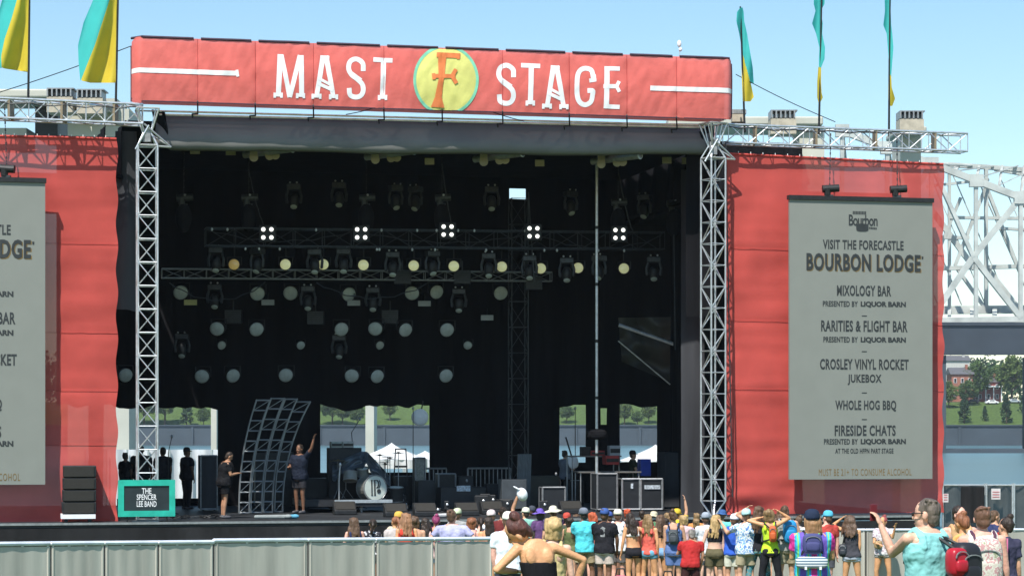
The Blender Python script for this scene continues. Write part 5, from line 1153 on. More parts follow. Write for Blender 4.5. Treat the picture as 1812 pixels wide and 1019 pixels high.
    hbm = MB(); hbm.v = [hp(p) for p in H.v]; hbm.f = H.f; B.merge(hbm)
    remesh(TB(B).build('body', skin(sk), o), vox)
    # face details
    E = MB()
    for sd in (-1, 1): E.ell((sd * .03, .084, 1.637), (.014, .009, .007), 8, 6)
    if not glasses: HB(E).build('eyes', M_blk, o)
    else:
        G = MB(); G.box((-.068, .094, 1.622), (-.008, .102, 1.652)); G.box((.008, .094, 1.622), (.068, .102, 1.652)); G.box((-.01, .096, 1.643), (.01, .1, 1.648)); G.box((-.082, -.01, 1.643), (-.077, .1, 1.65)); G.box((.077, -.01, 1.643), (.082, .1, 1.65)); G.box((-.08, .093, 1.643), (.08, .0939, 1.65)); HB(G).build('sunglasses', M_blk, o)
    G = MB(); G.ell((0, .094, 1.565), (.024, .006, .0045), 8, 6); HB(G).build('lips', mat('lips', (.38, .13, .11), .5), o)
    # hair
    if hair != 'bald':
        G = MB(); rs = random.Random(int(px * 7 + top))
        G.ell((0, -.018, 1.668), (.083, .094, .097), 16, 12)
        if hair == 'short': G.ell((0, -.05, 1.61), (.07, .055, .07), 12, 8)
        if hair == 'short':
            for q in range(14): a = rs.uniform(0, 6.28); G.ell((math.cos(a) * .06, -.02 + math.sin(a) * .07, 1.70 + rs.uniform(-.02, .045)), (.022, .022, .018), 6, 5)
        if hair in ('long', 'curly'):
            cz = hair == 'curly'; wv = .12 if cz else .082
            for q in range(26 if cz else 16):
                a = rs.uniform(-1, 1); x0 = a * .07; x1 = a * (wv + .02) + rs.uniform(-.02, .02); zl_ = rs.uniform(1.24, 1.40) if not cz else rs.uniform(1.28, 1.45)
                G.path([(x0, -.06 + abs(a) * .035, 1.72), (x0 * 1.25, -.10 + abs(a) * .055, 1.62), (x1, -.115 + abs(a) * .05, 1.50), (x1, -.13 + abs(a) * .04, zl_)], [.026, .036 if cz else .028, .045 if cz else .028, .012], 7)
            if cz: G.ell((0, -.05, 1.62), (.125, .10, .13), 14, 10)
        if hair == 'bob':
            for q in range(12): a = -1 + q / 5.5; G.path([(a * .07, -.05 + abs(a) * .04, 1.72), (a * .088, -.075 + abs(a) * .07, 1.62), (a * .085, -.075 + abs(a) * .065, 1.53)], [.03, .03, .018], 7)
        if hair == 'bun': G.ell((0, -.06, 1.76), (.045, .045, .04), 12, 8); G.ell((0, -.07, 1.63), (.06, .04, .07), 10, 8)
        if hair == 'pony': G.ell((0, -.11, 1.70), (.03, .03, .03), 10, 8); G.path([(0, -.11, 1.70), (.01, -.155, 1.62), (.0, -.15, 1.50), (-.01, -.13, 1.40)], [.025, .036, .032, .010], 9)
        remesh(HB(G).build('hair', hairm(hc), o), vox * .9, .038 if hair != 'short' else .024, 1)
    if hat:
        G = MB(); hm_ = cloth(hatc); G.loft([[Vector((rx * math.cos(t * .314), -.012 + ry * math.sin(t * .314), z)) for t in range(20)] for rx, ry, z in ((.094, .106, 1.665), (.096, .108, 1.69), (.092, .103, 1.73), (.076, .085, 1.765), (.045, .05, 1.785), (.008, .008, 1.79))])
        if hat == 'cap':
            hr = Matrix.Rotation(R(hatrot), 3, 'Z'); vs = []
            for q, l in enumerate((.0, .5, 1)):
                for t in range(11): a = R(20 + 14 * t); vs.append(hr @ Vector(((.09 + .0 * l) * math.cos(a), -.0 + (.09 + l * .085 * math.sin(a)) * math.sin(a) + 0, 1.685 - l * .018)))
            n = len(vs); G.add(vs + [v_ + Vector((0, 0, -.008)) for v_ in vs], [(r * 11 + t, r * 11 + t + 1, (r + 1) * 11 + t + 1, (r + 1) * 11 + t) for r in range(2) for t in range(10)] + [(n + r * 11 + t, n + (r + 1) * 11 + t, n + (r + 1) * 11 + t + 1, n + r * 11 + t + 1) for r in range(2) for t in range(10)])
        elif hat in ('bucket', 'sunhat'):
            w = .045 if hat == 'bucket' else .10
            G.loft([[Vector(((.097 + q) * math.cos(t * .2618), -.012 + (.108 + q) * math.sin(t * .2618), z + .008 * math.sin(t * 1.3))) for t in range(24)] for q, z in ((0, 1.69), (w, 1.665), (w, 1.655), (0, 1.68))])
        HB(G).build('hat' if hat != 'cap' else 'cap', hm_, o, smooth=True)
    # clothes
    tm_ = tmat or cloth(tc); G = MB(); inf = .013
    lo = {'tee': .86, 'tank': .88, 'crop': 1.16, 'bikini': 1.24, 'strapless': .93, 'dress': .80, 'bandeau': 1.22, 'none': 2}[tp]; hi = {'tee': 1.475, 'tank': 1.37, 'crop': 1.40, 'bikini': 1.29, 'strapless': 1.285, 'dress': 1.33, 'bandeau': 1.30, 'none': 2}[tp]
    if tp != 'none':
        n = max(2, int((hi - lo) / .05)); rg = []
        for q in range(n + 1):
            z = lo + (hi - lo) * q / n; loose = (.016 * (1 - q / n) if not fm else .006 * (1 - q / n)) if tp in ('tee', 'tank', 'dress') else 0
            rg.append(tring(T, z, inf + loose, fat))
        G.loft(rg)
        if tp == 'tee':
            for (sh, el, wr), sd in zip(jo, (-1, 1)): G.tube(Vector((sd * .1, 0, 1.40)), sh, .068, .068, 12, True); G.tube(sh, sh.lerp(el, .62), .067 * (1 + (fat - 1) * .6), .062, 12); 
            G.tube((0, -.012, 1.44), (0, -.008, 1.485), .085, .068, 14)
        if tp in ('tank', 'bikini', 'dress', 'crop'):
            r_ = {'tank': .030, 'bikini': .010, 'dress': .012, 'crop': .04}[tp] * (1.25 if not fm else 1)
            for sd in (-1, 1): x = sd * (.095 if fm else .115); G.path([(x, .10, hi - .03), (x, .085, 1.42), (x * .95, .01, 1.468), (x, -.085, 1.42), (x, -.105, hi - .03)], r_, 7)
            if tp == 'tank' and not fm: G.loft([tring(T, z, inf, fat, sx=.8) for z in (1.36, 1.40, 1.43, 1.455)])
        remesh(TB(G).build({'tee': 'shirt', 'tank': 'tank_top', 'crop': 'crop_top', 'bikini': 'bikini_top', 'strapless': 'strapless_top', 'dress': 'sundress', 'bandeau': 'bandeau'}[tp], tm_, o), vox * .95, .042 if tp in ('tee', 'tank', 'dress') else .006, 2)
    G = MB(); f = {'shorts': .62, 'denim': .22, 'pants': 1, 'skirt': 0}[bt]; G.loft([tring(T, z, .011, fat) for z in (.83, .88, .93, .97 if tp not in ('crop', 'bikini', 'bandeau', 'none') else 1.02)])
    for sd in (-1, 1):
        hip = Vector((sd * .088, -.01, .88)); kn = Vector((sd * stance, .01, .49)); an = Vector((sd * stance, -.03, .09)); w = (.104 if bt != 'denim' else .103) * (1 + (fat - 1) * .5); G.ell(Vector((sd * .075, -.06, .90)), (.1 * fat, .088, .1), 12, 8)
        if bt == 'skirt': continue
        e = hip.lerp(kn, min(1, f if bt != 'pants' else 1)); G.tube(hip, e, w, w * (.93 if bt == 'shorts' else .95 if bt == 'denim' else .68), 14)
        if bt == 'pants': G.tube(kn, an, .074, .058, 12, True)
    if bt == 'skirt': G.loft([tring(T, z, .015 + q, fat) for z, q in ((.62, .07), (.72, .045), (.84, .015), (.95, 0))] if 0 else [[Vector(((.23 - q * .07) * math.cos(t * .314), -.01 + (.19 - q * .06) * math.sin(t * .314), .60 + q * .35)) for t in range(20)] for q in (0, .33, .66, 1)])
    remesh(TB(G).build({'shorts': 'shorts', 'denim': 'shorts', 'pants': 'trousers', 'skirt': 'skirt'}[bt], bmat or cloth(bc), o), vox * .95, .014, 2)
    for sd in (-1, 1):
        G = MB(); an = Vector((sd * stance, -.03, .09)); G.ell(an + Vector((0, .05, -.05)), (.05, .142, .042), 12, 8, e=.8); G.tube(an + Vector((0, 0, -.04)), an + Vector((0, 0, .0)), .045, n=10); TB(G).build('shoe', mat('shoe_dark', (.08, .08, .09), .6), o, smooth=True)
    o['_x'] = 1; del o['_x']
    return o, tf, jo
def backpack(P_, label, mt_, w=.15, h=.22, d=.085, z=1.20, x=0, strapm=None, y=-.20, name='backpack', cat='backpack', single=False):
    o_, tf, jo = P_; o = thing(name, tf((x, y, z - h)), label, cat, 'bags carried in the crowd')
    G = MB(); G.ell((x, y, z), (w, d, h), 18, 14, e=.55); G.ell((x, y - d * .8, z - h * .25), (w * .7, .035, h * .45), 14, 10, e=.55); n = MB(); n.v = [tf(p) for p in G.v]; n.f = G.f; n.build('body', mt_, o, smooth=True)
    G = MB()
    if single: G.path([(x, y, z + h * .8), (x * .6, -.13, 1.40), (-.02, .0, 1.475), (-.08, .13, 1.40), (-.12, .14, 1.2)], .016, 6)
    else:
        for sd in (-1, 1): G.path([(x + sd * w * .6, y + .05, z + h * .6), (sd * .105, -.10, 1.46), (sd * .11, 0, 1.488), (sd * .115, .115, 1.42), (sd * .14, .12, 1.28), (sd * .165, -.03, 1.10), (x + sd * w * .9, y + .02, z - h * .7)], .016, 6)
    n = MB(); n.v = [tf(p) for p in G.v]; n.f = G.f; n.build('strap', strapm or M_blk, o); 
    G = MB(); G.path([(x + math.cos(t * .45) * w * .72, y - d * .98 - .006, z + h * .35 + .05 * math.sin(t * .45)) for t in range(8)], .006, 4); n = MB(); n.v = [tf(p) for p in G.v]; n.f = G.f; n.build('zip', M_aludark, o); return o

W = (.78, .8, .84); K = (.02, .02, .025); DEN = (.16, .27, .42); KHA = (.40, .32, .20); NAVY = (.03, .04, .11); RED = (.55, .05, .04)
# --- right-hand crowd, seen from behind
person(1035, 896, 104, 'man in a plain cyan t-shirt and khaki shorts with grey cap, seen from behind', tc=(.10, .62, .72), bc=KHA, hat='cap', hatc=(.16, .18, .22), sk=BRN, hc=H_DK, arms=('front', 'down'), face=4)
P_ = person(1069, 897, 106, 'man in a black t-shirt with grey back print, pale shorts and blue cap', tc=K, bc=(.62, .52, .46), hat='cap', hatc=(.05, .10, .30), fat=1.08, arms=('front', 'down'), sk=BRN)
_, tf, _ = P_; m = MB(); m.add([tf((x, -.152 + abs(x) * .05, z)) for x, z in ((-.045, 1.19), (.05, 1.19), (.045, 1.28), (.06, 1.37), (0, 1.40), (-.04, 1.36))], [(0, 1, 2, 3, 4, 5)]); m.build('back_print', mat('grey_print', (.3, .31, .32), .8, 0, .5, 20), P_[0])
person(1053, 905, 92, 'woman with an orange red headscarf between the cyan and the black t-shirts', sex='f', hair='bob', hc=(.55, .12, .05), tc=(.6, .15, .1), tp='tank', bt='denim', bc=DEN, sk=PINK)
person(1096, 899, 102, 'man in a white sleeveless shirt with a cream cap, right of the black t-shirt', tp='tank', tc=W, hat='cap', hatc=(.72, .68, .55), bc=(.14, .13, .13), face=-20, sk=PINK, arms=('fold', 'down'))
person(1112, 899, 88, 'person in a dark shirt with a bright red headscarf near the stage', tc=(.05, .03, .03), hair='short', hc=(.6, .1, .04), sk=DKT)
person(1121, 906, 106, 'woman with long dark hair, tan back, white straps and black shorts', sex='f', hair='long', hc=H_DK, sk=ORG, tp='bikini', tc=(.75, .73, .7), bt='denim', bc=K, arms=('down', 'hip'))
person(1150, 908, 106, 'woman with long light brown hair, coral red tank top and denim shorts', sex='f', hair='long', hc=H_DBL, sk=ORG, tp='tank', tc=(.62, .12, .09), bt='denim', bc=(.14, .35, .48), face=-8)
person(1166, 909, 104, 'woman with brown hair, brown bikini top and denim shorts', sex='f', hair='long', hc=H_BRN, sk=ORG, tp='bikini', tc=(.10, .05, .04), bt='denim', bc=(.20, .36, .58), face=12, arms=('down', 'down2'))
P_ = person(1192, 902, 108, 'woman with brown hair tied up, blue denim romper and a dark backpack', sex='f', hair='bun', hc=H_BRN, sk=TAN, tp='tank', tc=(.10, .16, .34), bt='shorts', bc=(.12, .19, .40), fat=1.05)
backpack(P_, 'small dark grey backpack on the woman in the denim romper', mat('pack_dark', (.06, .07, .08), .7), w=.10, h=.15, d=.07, z=1.22)
person(1200, 898, 86, 'person with a yellow cap and yellow top close to the stage', hat='cap', hatc=(.65, .45, .05), tc=(.65, .48, .04), sk=TAN, arms=('down', 'raise_'))
person(1180, 905, 92, 'woman with light brown hair close to the stage behind the bikini top', sex='f', hair='long', hc=H_DBL, tp='tank', tc=(.35, .1, .08), bt='denim', bc=DEN)
person(1138, 902, 84, 'person with dark brown hair and maroon shirt close to the stage', hair='short', hc=H_DK, tc=(.18, .03, .03), sk=DKT)
person(1222, 934, 118, 'short person in a red t-shirt and dark shorts stooping low in the crowd', tc=(.42, .03, .03), hair='short', hc=(.22, .2, .18), bc=(.05, .02, .02), fat=1.15, sk=DKT, lean=(.05, .18), arms=('fold', 'down'))
person(1212, 910, 94, 'blond woman with a pink striped top behind the red t-shirt', sex='f', hair='bob', hc=H_BLD, tmat=pat('pink_stripe', [(.7, .7, .7), (.6, .2, .25)], 40, 'wave'), bt='denim', bc=DEN)
person(1246, 904, 104, 'man in a white t-shirt and grey shorts with a grey cap', tc=W, hat='cap', hatc=(.32, .36, .42), bc=(.28, .28, .29), sk=FAIR, face=20, arms=('front', 'front'))
person(1266, 909, 107, 'woman with long blond hair, black crop top and olive shorts', sex='f', hair='long', hc=H_BLD, sk=FAIR, tp='crop', tc=K, bt='shorts', bc=(.12, .105, .06), arms=('down', 'down'), fat=1.08)
person(1276, 900, 90, 'person in a wide blue bucket hat and aqua top near the stage', hat='bucket', hatc=(.05, .12, .30), tc=(.15, .55, .5), sk=TAN)
person(1297, 907, 107, 'man in a royal blue sleeveless shirt and white shorts', tp='tank', tc=(.04, .12, .55), bc=(.66, .66, .56), hat='cap', hatc=W, sk=TAN, arms=('down', 'front'))
person(1320, 898, 108, 'stout man in a blue and white floral shirt, pale aqua cap and khaki shorts', tmat=pat('floral_print', [(.12, .25, .55), (.75, .8, .85), (.2, .4, .7)], 16, 'noise'), hat='cap', hatc=(.45, .70, .72), bc=(.42, .36, .24), fat=1.16, sk=TAN, face=10, arms=('phone', 'down'))
person(1341, 893, 108, 'tall woman with brown hair and dark tank top with long patterned trousers', sex='f', hair='long', hc=H_BRN, tp='tank', tc=K, bt='pants', bmat=pat('leaf_trousers', [(.05, .07, .06), (.1, .3, .35), (.25, .25, .2)], 14), sk=TAN, arms=('head', 'down'))
P_ = person(1363, 899, 109, 'woman in a neon yellow vest with both hands at her head', sex='f', hair='bob', hc=H_DBL, sk=ORG, tp='tank', tc=(.50, .72, .04), bt='pants', bc=K, arms=('head', 'head'))
backpack(P_, 'small orange red backpack on the woman in the neon vest', mat('pack_orange', (.6, .12, .03), .6), w=.075, h=.16, d=.06, z=1.26, x=.05)
P_ = person(1390, 893, 108, 'man in a grey tank top and khaki shorts with dark hair', tp='tank', tc=(.35, .35, .33), bmat=pat('khaki_camo', [(.42, .36, .24), (.3, .26, .17), (.5, .45, .32)], 9), sk=TAN, face=-10, arms=('fold', 'down'))
backpack(P_, 'bright blue backpack on the man in the grey tank top', mat('pack_blue', (.02, .28, .62), .6), w=.13, h=.22, d=.09, z=1.25, x=.03)
person(1414, 911, 96, 'woman with a brown hair bun left of the tie dye shirt', sex='f', hair='bun', hc=H_BRN, tp='tee', tc=(.7, .6, .55), sk=FAIR)
P_ = person(1437, 899, 138, 'person in a rainbow tie dye t-shirt and navy cap', sex='m', hair='long', hc=(.30, .16, .07), hat='cap', hatc=(.02, .03, .06), hatrot=15, fat=1.25, hscale=1.1, headoff=(0, .02, -.02), sk=ORG, arms=('front', 'fold'), vox=.011,
       tmat=pat('tie_dye', [(.70, .05, .30), (.05, .35, .70), (.05, .60, .65), (.30, .68, .10), (.05, .45, .65), (.16, .10, .45)], 1.15, 'wave', direction='X', dist=.6), bt='shorts', bc=(.1, .12, .2))
backpack(P_, 'navy drawstring backpack with a pale zip on the tie dye shirt', mat('pack_navy', (.06, .065, .19), .75), w=.13, h=.135, d=.06, z=1.33, x=-.02, y=-.19)
o = thing('striped_bag', P_[1]((-.02, -.23, .95)), 'wide blue and white striped bag at the waist of the tie dye shirt person', 'bag'); G = MB(); G.ell((-.03, -.19, 1.09), (.21, .07, .075), 18, 12, e=.45); n = MB(); n.v = [P_[1](p) for p in G.v]; n.f = G.f
n.build('body', pat('blue_stripe', [(.75, .78, .78), (.10, .18, .26)], 9, 'wave'), o, smooth=True); G = MB()
for x in (-.13, .06): G.box((x, -.262, 1.0), (x + .03, -.25, 1.04))
n = MB(); n.v = [P_[1](p) for p in G.v]; n.f = G.f; n.build('buckle', M_white, o)
person(1461, 901, 112, 'person in a red t-shirt with a light blue cap right of the navy cap', hat='cap', hatc=(.10, .45, .65), tc=(.42, .06, .05), sk=PINK, bc=(.1, .1, .12))
P_ = person(1506, 910, 112, 'woman with big curly brown hair, dark top and short white shorts', sex='f', hair='curly', hc=(.11, .065, .04), tp='tank', tc=(.05, .05, .06), bt='denim', bc=(.62, .64, .78), sk=ORG, face=-15, arms=('head', 'down'))
backpack(P_, 'black shoulder bag on the woman with curly hair', mat('bag_black', (.03, .035, .045), .5), w=.09, h=.13, d=.07, z=1.02, x=-.17, y=-.08, name='shoulder_bag', cat='bag', single=True)
P_ = person(1562, 912, 102, 'woman in a white patterned top and patterned shorts holding up a phone', face=165, sex='f', hair='bun', hc=(.25, .05, .05), tp='tee', tmat=pat('paisley', [(.7, .68, .7), (.45, .35, .4), (.8, .78, .78)], 18), bmat=pat('patterned_shorts', [(.5, .5, .5), (.15, .14, .14), (.65, .62, .6)], 26), bt='denim', sk=ORG, arms=('phone', 'front'))
backpack(P_, 'tan handbag hanging at the hip of the woman with the phone', mat('bag_tan', (.35, .24, .12), .6), w=.09, h=.09, d=.05, z=1.10, x=.08, y=.16, name='handbag', cat='bag', single=True)
# --- man in the teal tank top
M_tankfold = pat('teal_gradient', [(.36, .62, .66), (.18, .60, .60), (.14, .56, .56), (.24, .64, .62)], 1.3, 'blend', direction='Z')
P_ = person(1640, 879, 204, 'big man in a teal tank top and glasses holding up a phone', face=28, sex='m', hair='short', hc=(.12, .095, .075), sk=(.66, .38, .27), tp='tank', tmat=mat('teal_tank', (.24, .56, .55), .8, 0, .3, 1.5, .5, 12, spec=.15), bt='shorts', bc=(.1, .1, .12), fat=1.12,
            arms=(((-.1, .8, -.42), (.2, .35, .9)), 'down'), headrot=(0, 0, 38), headoff=(0, .01, -.02), hscale=1.08, glasses=True, vox=.008)
_, tf, jo = P_
wr = jo[0][2]; fa = (jo[0][2] - jo[0][1]).normalized(); o = thing('phone', tf(wr + fa * .12), 'dark red phone held up by the man in the teal tank top', 'phone'); G = MB(); c = wr + fa * .12 + Vector((0, .03, 0)); G.box(c + Vector((-.035, -.005, -.07)), c + Vector((.035, .006, .07))); n = MB(); n.v = [tf(p) for p in G.v]; n.f = G.f; bevel(n.build('body', mat('phone_red', (.16, .02, .03), .3), o), .004)
G = MB(); G.box(c + Vector((-.03, .0065, -.062)), c + Vector((.03, .008, .062))); n = MB(); n.v = [tf(p) for p in G.v]; n.f = G.f; n.build('display', M_blk, o)
backpack(P_, 'large black bag slung behind the man in the teal tank top', mat('bag_black2', (.02, .02, .025), .5), w=.13, h=.23, d=.12, z=1.15, x=.20, y=-.24, name='shoulder_bag', cat='bag', single=True)
backpack(P_, 'shiny red pouch beside the black bag of the teal tank top man', mat('pouch_red', (.42, .015, .03), .35), w=.09, h=.12, d=.07, z=1.22, x=.08, y=-.29, name='red_pouch', cat='bag', single=True)
# --- right edge group
person(1698, 893, 128, 'man with short dark hair and sunglasses facing the camera near the fence', face=190, sk=PINK, hc=H_DK, tp='tank', tc=(.5, .3, .15), glasses=True, bc=(.2, .2, .2))
person(1709, 906, 150, 'woman with reddish brown hair in an orange top turned to the left', face=70, sex='f', hair='bun', hc=H_RED, sk=ORG, tp='tank', tc=(.72, .40, .14), bt='denim', bc=DEN, arms=('front', 'down'))
P_ = person(1738, 893, 178, 'person with short brown hair wearing a pale patterned backpack', hc=(.15, .075, .045), sk=PINK, tp='tank', tc=(.65, .6, .55), bc=(.1, .1, .1), arms=('down2', 'down'), vox=.010)
backpack(P_, 'pale cream backpack with small pink and green pattern at the right', pat('pack_pattern', [(.55, .5, .42), (.62, .60, .52), (.5, .28, .28), (.60, .58, .50), (.32, .34, .22)], 14), w=.155, h=.26, d=.11, z=1.18, strapm=mat('strap_plum', (.09, .03, .06), .7))
person(1757, 901, 120, 'man with brown hair and a red and navy shirt near the right edge', hc=H_BRN, tmat=pat('red_navy', [RED, NAVY], 3.2), sk=TAN, face=-30)
P_ = person(1776, 912, 150, 'person in a dark shirt behind the pink striped towel', sex='f', hair='bun', hc=H_DK, tc=(.05, .05, .09), sk=TAN, tp='tee', bt='pants', bc=K)
o = thing('towel', P_[1]((-.14, -.22, .9)), 'tall pink striped towel hanging at the right beside the patterned backpack', 'towel'); G = MB(); G.grid(lambda s, t: Vector((-.26 + .2 * s, -.22 + .03 * math.sin(s * 9), .55 + .93 * t)), 10, 10); n = MB(); n.v = [P_[1](p) for p in G.v]; n.f = G.f
solidify(n.build('cloth', pat('pink_white_stripe', [(.62, .12, .28), (.65, .4, .5), (.5, .05, .2)], 9, 'wave', direction='X'), o), .02)
# --- front pair: woman leaning in a black strapless top, blond woman ahead
P_ = person(962, 909, 205, 'woman in a black strapless top with dark red hair and bare back', face=14, sex='f', hair='bun', hc=(.095, .032, .024), sk=ORG, tp='strapless', tc=(.012, .012, .014), bt='skirt', bc=(.02, .02, .02), fat=1.06, vox=.008, h=1.72,
            arms=((.55, -.1, -.85), (-.05, .6, -.45)) and (((.75, .1, -.65), (-.85, .55, -.1)), ((1.0, .15, -.42), (-.35, .3, -1))), lean=(-.12, .12), hscale=1.12, headoff=(-.075, .03, -.07), headrot=(-28, -24, 62))
_, tf, jo = P_
o = thing('bracelet', tf(jo[0][2]), 'thin gold bracelet on the left wrist of the woman in the black top', 'bracelet'); m = MB(); c = jo[0][2]; m.path([tf(c + Vector((.032 * math.cos(t * .57), .032 * math.sin(t * .57), .0))) for t in range(12)], .006, 5); m.build('band', mat('gold', (.7, .5, .2), .3, 1), o)
G = MB(); G.path([(.081, .05, 1.675), (.084, -.03, 1.69), (.06, -.09, 1.69)], .006, 6)
person(977, 912, 178, 'blond woman in a yellow top beside the black strapless top woman', sex='f', hair='bob', hc=(.48, .33, .15), sk=FAIR, tp='tank', tc=(.55, .45, .22), bt='denim', bc=DEN, headrot=(0, 0, 30), vox=.010)
# --- tall man in white and arms with a white cap
person(897, 903, 124, 'tall man in a white t-shirt and dark trousers at the barricade end', tc=(.74, .8, .86), bt='pants', bc=(.05, .06, .075), hat='cap', hatc=(.7, .68, .6), sk=PINK, h=1.74, hc=H_BRN, fat=1.1, arms=('down', 'front'))
P_ = person(893, 889, 108, 'tall dark haired person raising an arm and waving a white cap', hc=H_DK, sk=DKT, tc=(.15, .03, .03), arms=('down', ((.12, .3, .9), (.10, .1, 1))), h=1.86)
_, tf, jo = P_; c = tf(jo[1][2]) + Vector((.10, -.05, .05)); o = thing('baseball_cap', c, 'white cap waved above the crowd left of the stage middle', 'cap'); m = MB(); m.ell(c, (.11, .10, .14), 16, 12, Matrix.Rotation(R(-18), 3, 'Y')); m.build('crown', cloth(W), o, smooth=True); m = MB(); m.ell(c + Vector((-.10, -.02, .12)), (.10, .08, .02), 12, 6, Matrix.Rotation(R(30), 3, 'Y')); m.build('peak', cloth(W), o, smooth=True)
# --- people in front of the stage, middle
person(928, 896, 86, 'person in a small cream cap just right of the waved white cap', hat='cap', hatc=(.72, .72, .6), tc=(.25, .5, .42), hc=H_DK)
person(941, 893, 80, 'person with a dark grey cap near the stage behind the cream cap', hat='cap', hatc=(.06, .07, .09), tc=K, sk=BRN)
person(956, 898, 88, 'woman in a wide purple and blue hat near the stage', sex='f', hat='sunhat', hatc=(.16, .10, .42), tc=(.12, .06, .16), hair='bob', hc=H_DK)
person(979, 893, 92, 'man in a cream bucket hat and dark purple shirt', hat='sunhat', hatc=(.66, .64, .52), tc=(.08, .05, .13), sk=TAN, hc=H_BRN)
person(1003, 905, 92, 'person with a round red knit cap left of the cyan t-shirt', hat='cap', hatc=(.50, .08, .06), hatrot=180, tc=(.06, .07, .05), sk=TAN)
person(1080, 903, 84, 'person in dark red shirt and blue cap near the stage behind the black t-shirt', hat='cap', hatc=(.06, .10, .32), tc=(.2, .03, .04))
person(1232, 906, 86, 'man with light brown hair and orange shirt near the stage', hc=H_DBL, tc=(.6, .25, .08))
person(1158, 903, 82, 'person in a cream hat and green top near the stage', hat='bucket', hatc=(.6, .55, .4), tc=(.08, .2, .1))
person(1308, 905, 90, 'person in a pale straw hat and white top beside the aqua cap', hat='bucket', hatc=(.62, .55, .38), tc=W)
person(1379, 901, 88, 'woman with brown hair and a green top behind the neon vest', sex='f', hair='long', hc=H_BRN, tp='tank', tc=(.08, .25, .12), bt='denim', bc=DEN)
# --- more people filling the crowd
for q in [(1018, 908, 96, 'woman with brown hair and a mint green top left of the cyan t-shirt', 'f', 'long', H_BRN, 'tank', (.3, .6, .45), TAN), (1009, 914, 112, 'woman with short black hair and an olive top beside the red knit cap', 'f', 'bob', H_DK, 'tank', (.12, .14, .06), TAN),
          (1130, 911, 96, 'woman with dark hair tied back and a dark red dress in mid crowd', 'f', 'pony', H_DK, 'tank', (.25, .03, .04), DKT), (1105, 912, 100, 'person with short dark hair and a dark grey shirt left of the white straps', 'm', 'short', H_DK, 'tee', (.06, .06, .07), BRN),
          (1176, 915, 112, 'woman with dark hair and black top left of the denim romper', 'f', 'long', H_DK, 'tank', (.03, .03, .03), TAN), (1232, 916, 108, 'woman with light hair and lilac top right of the red t-shirt', 'f', 'bob', H_DBL, 'tank', (.5, .4, .6), FAIR),
          (1252, 914, 88, 'man with dark hair and teal shirt near the stage right of the grey cap', 'm', 'short', H_DK, 'tee', (.05, .3, .3), TAN), (1288, 912, 96, 'woman with brown hair and black tank beside the blue sleeveless shirt', 'f', 'pony', H_BRN, 'tank', (.04, .04, .05), TAN),
          (1350, 908, 96, 'woman with brown hair in a grey top left of the neon vest', 'f', 'long', H_BRN, 'tank', (.3, .3, .32), TAN), (1372, 914, 110, 'man with short hair and black shirt right of the neon vest', 'm', 'short', H_BRN, 'tee', (.03, .03, .035), TAN),
          (1404, 905, 90, 'man with brown hair and white shirt near the blue backpack', 'm', 'short', H_BRN, 'tee', (.7, .7, .7), FAIR), (1478, 914, 92, 'woman with brown bob and grey top left of the curly haired woman', 'f', 'bob', H_BRN, 'tank', (.35, .3, .3), TAN),
          (1208, 905, 80, 'person with grey hair and a navy shirt close to the stage', 'm', 'short', H_GRY, 'tee', (.04, .05, .12), PINK), (1149, 899, 78, 'tall person with black hair and maroon top close to the stage', 'm', 'short', H_DK, 'tee', (.2, .02, .04), BRN),
          (947, 908, 90, 'woman with black hair and a turquoise top under the purple hat', 'f', 'bob', H_DK, 'tank', (.1, .5, .45), TAN), (917, 906, 92, 'person with brown hair and a green shirt behind the dark red hair', 'm', 'short', H_BRN, 'tee', (.1, .3, .15), TAN),
          (1065, 908, 78, 'person with black hair and an orange shirt between the blue caps', 'm', 'short', H_DK, 'tee', (.6, .2, .05), BRN), (1332, 903, 80, 'person with dark hair and a green shirt behind the floral shirt', 'm', 'short', H_DK, 'tee', (.08, .25, .1), DKT)]:
    person(q[0], q[1], q[2] * .84, q[3], sex=q[4], hair=q[5], hc=q[6], tp=q[7], tc=q[8], sk=q[9], bt='denim' if q[4] == 'f' else 'shorts', bc=DEN if q[4] == 'f' else KHA, face=(q[0] * 13) % 50 - 25, arms=(('front', 'down2'), ('down', 'front'), ('fold', 'hip'))[q[0] % 3])
for x, Y_, cl, lb in ((1098, 40, (.7, .12, .25), 'bright pink beach bag on the ground at the feet of the crowd'), (1182, 38, (.05, .09, .45), 'blue patterned bag on the ground behind the denim romper')):
    b = wp(x, 900, Y_); b.z = gz(Y_); o = thing('ground_bag', b, lb, 'bag'); m = MB(); m.ell(b + Vector((0, 0, .3)), (.2, .12, .3), 16, 12, e=.6); m.build('body', mat('gb%d' % x, cl, .7, 0, .4, 14, .5, 12), o, smooth=True); m = MB(); m.path([b + Vector((-.1, 0, .55)), b + Vector((-.06, 0, .72)), b + Vector((.06, 0, .72)), b + Vector((.1, 0, .55))], .012, 6); m.build('handle', M_blk, o)
# --- people behind the left barricade
person(628, 914, 100, 'woman with long brown hair and a navy tank top, leftmost behind the barricade', sex='f', hair='long', hc=H_BRN, tp='tank', tc=NAVY, bt='denim', bc=DEN, sk=PINK)
person(658, 917, 98, 'woman with dark hair in a black and white spotted top behind the barricade', sex='f', hair='pony', hc=H_DK, tp='tee', tmat=pat('spotted', [(.03, .03, .04), (.03, .03, .04), (.6, .6, .62)], 18), bt='denim', bc=K, sk=BRN)
person(697, 912, 100, 'woman with red brown hair in a striped pale top left of the yellow cap', sex='f', hair='pony', hc=H_RED, tp='tee', tmat=pat('thin_stripe', [(.65, .6, .58), (.3, .25, .25)], 30, 'wave'), bt='denim', bc=DEN, sk=ORG)
person(707, 903, 98, 'person in a yellow cap with a dark badge and pale shirt', hat='cap', hatc=(.62, .38, .08), tc=(.6, .52, .4), hair='short', hc=H_RED, sk=ORG)
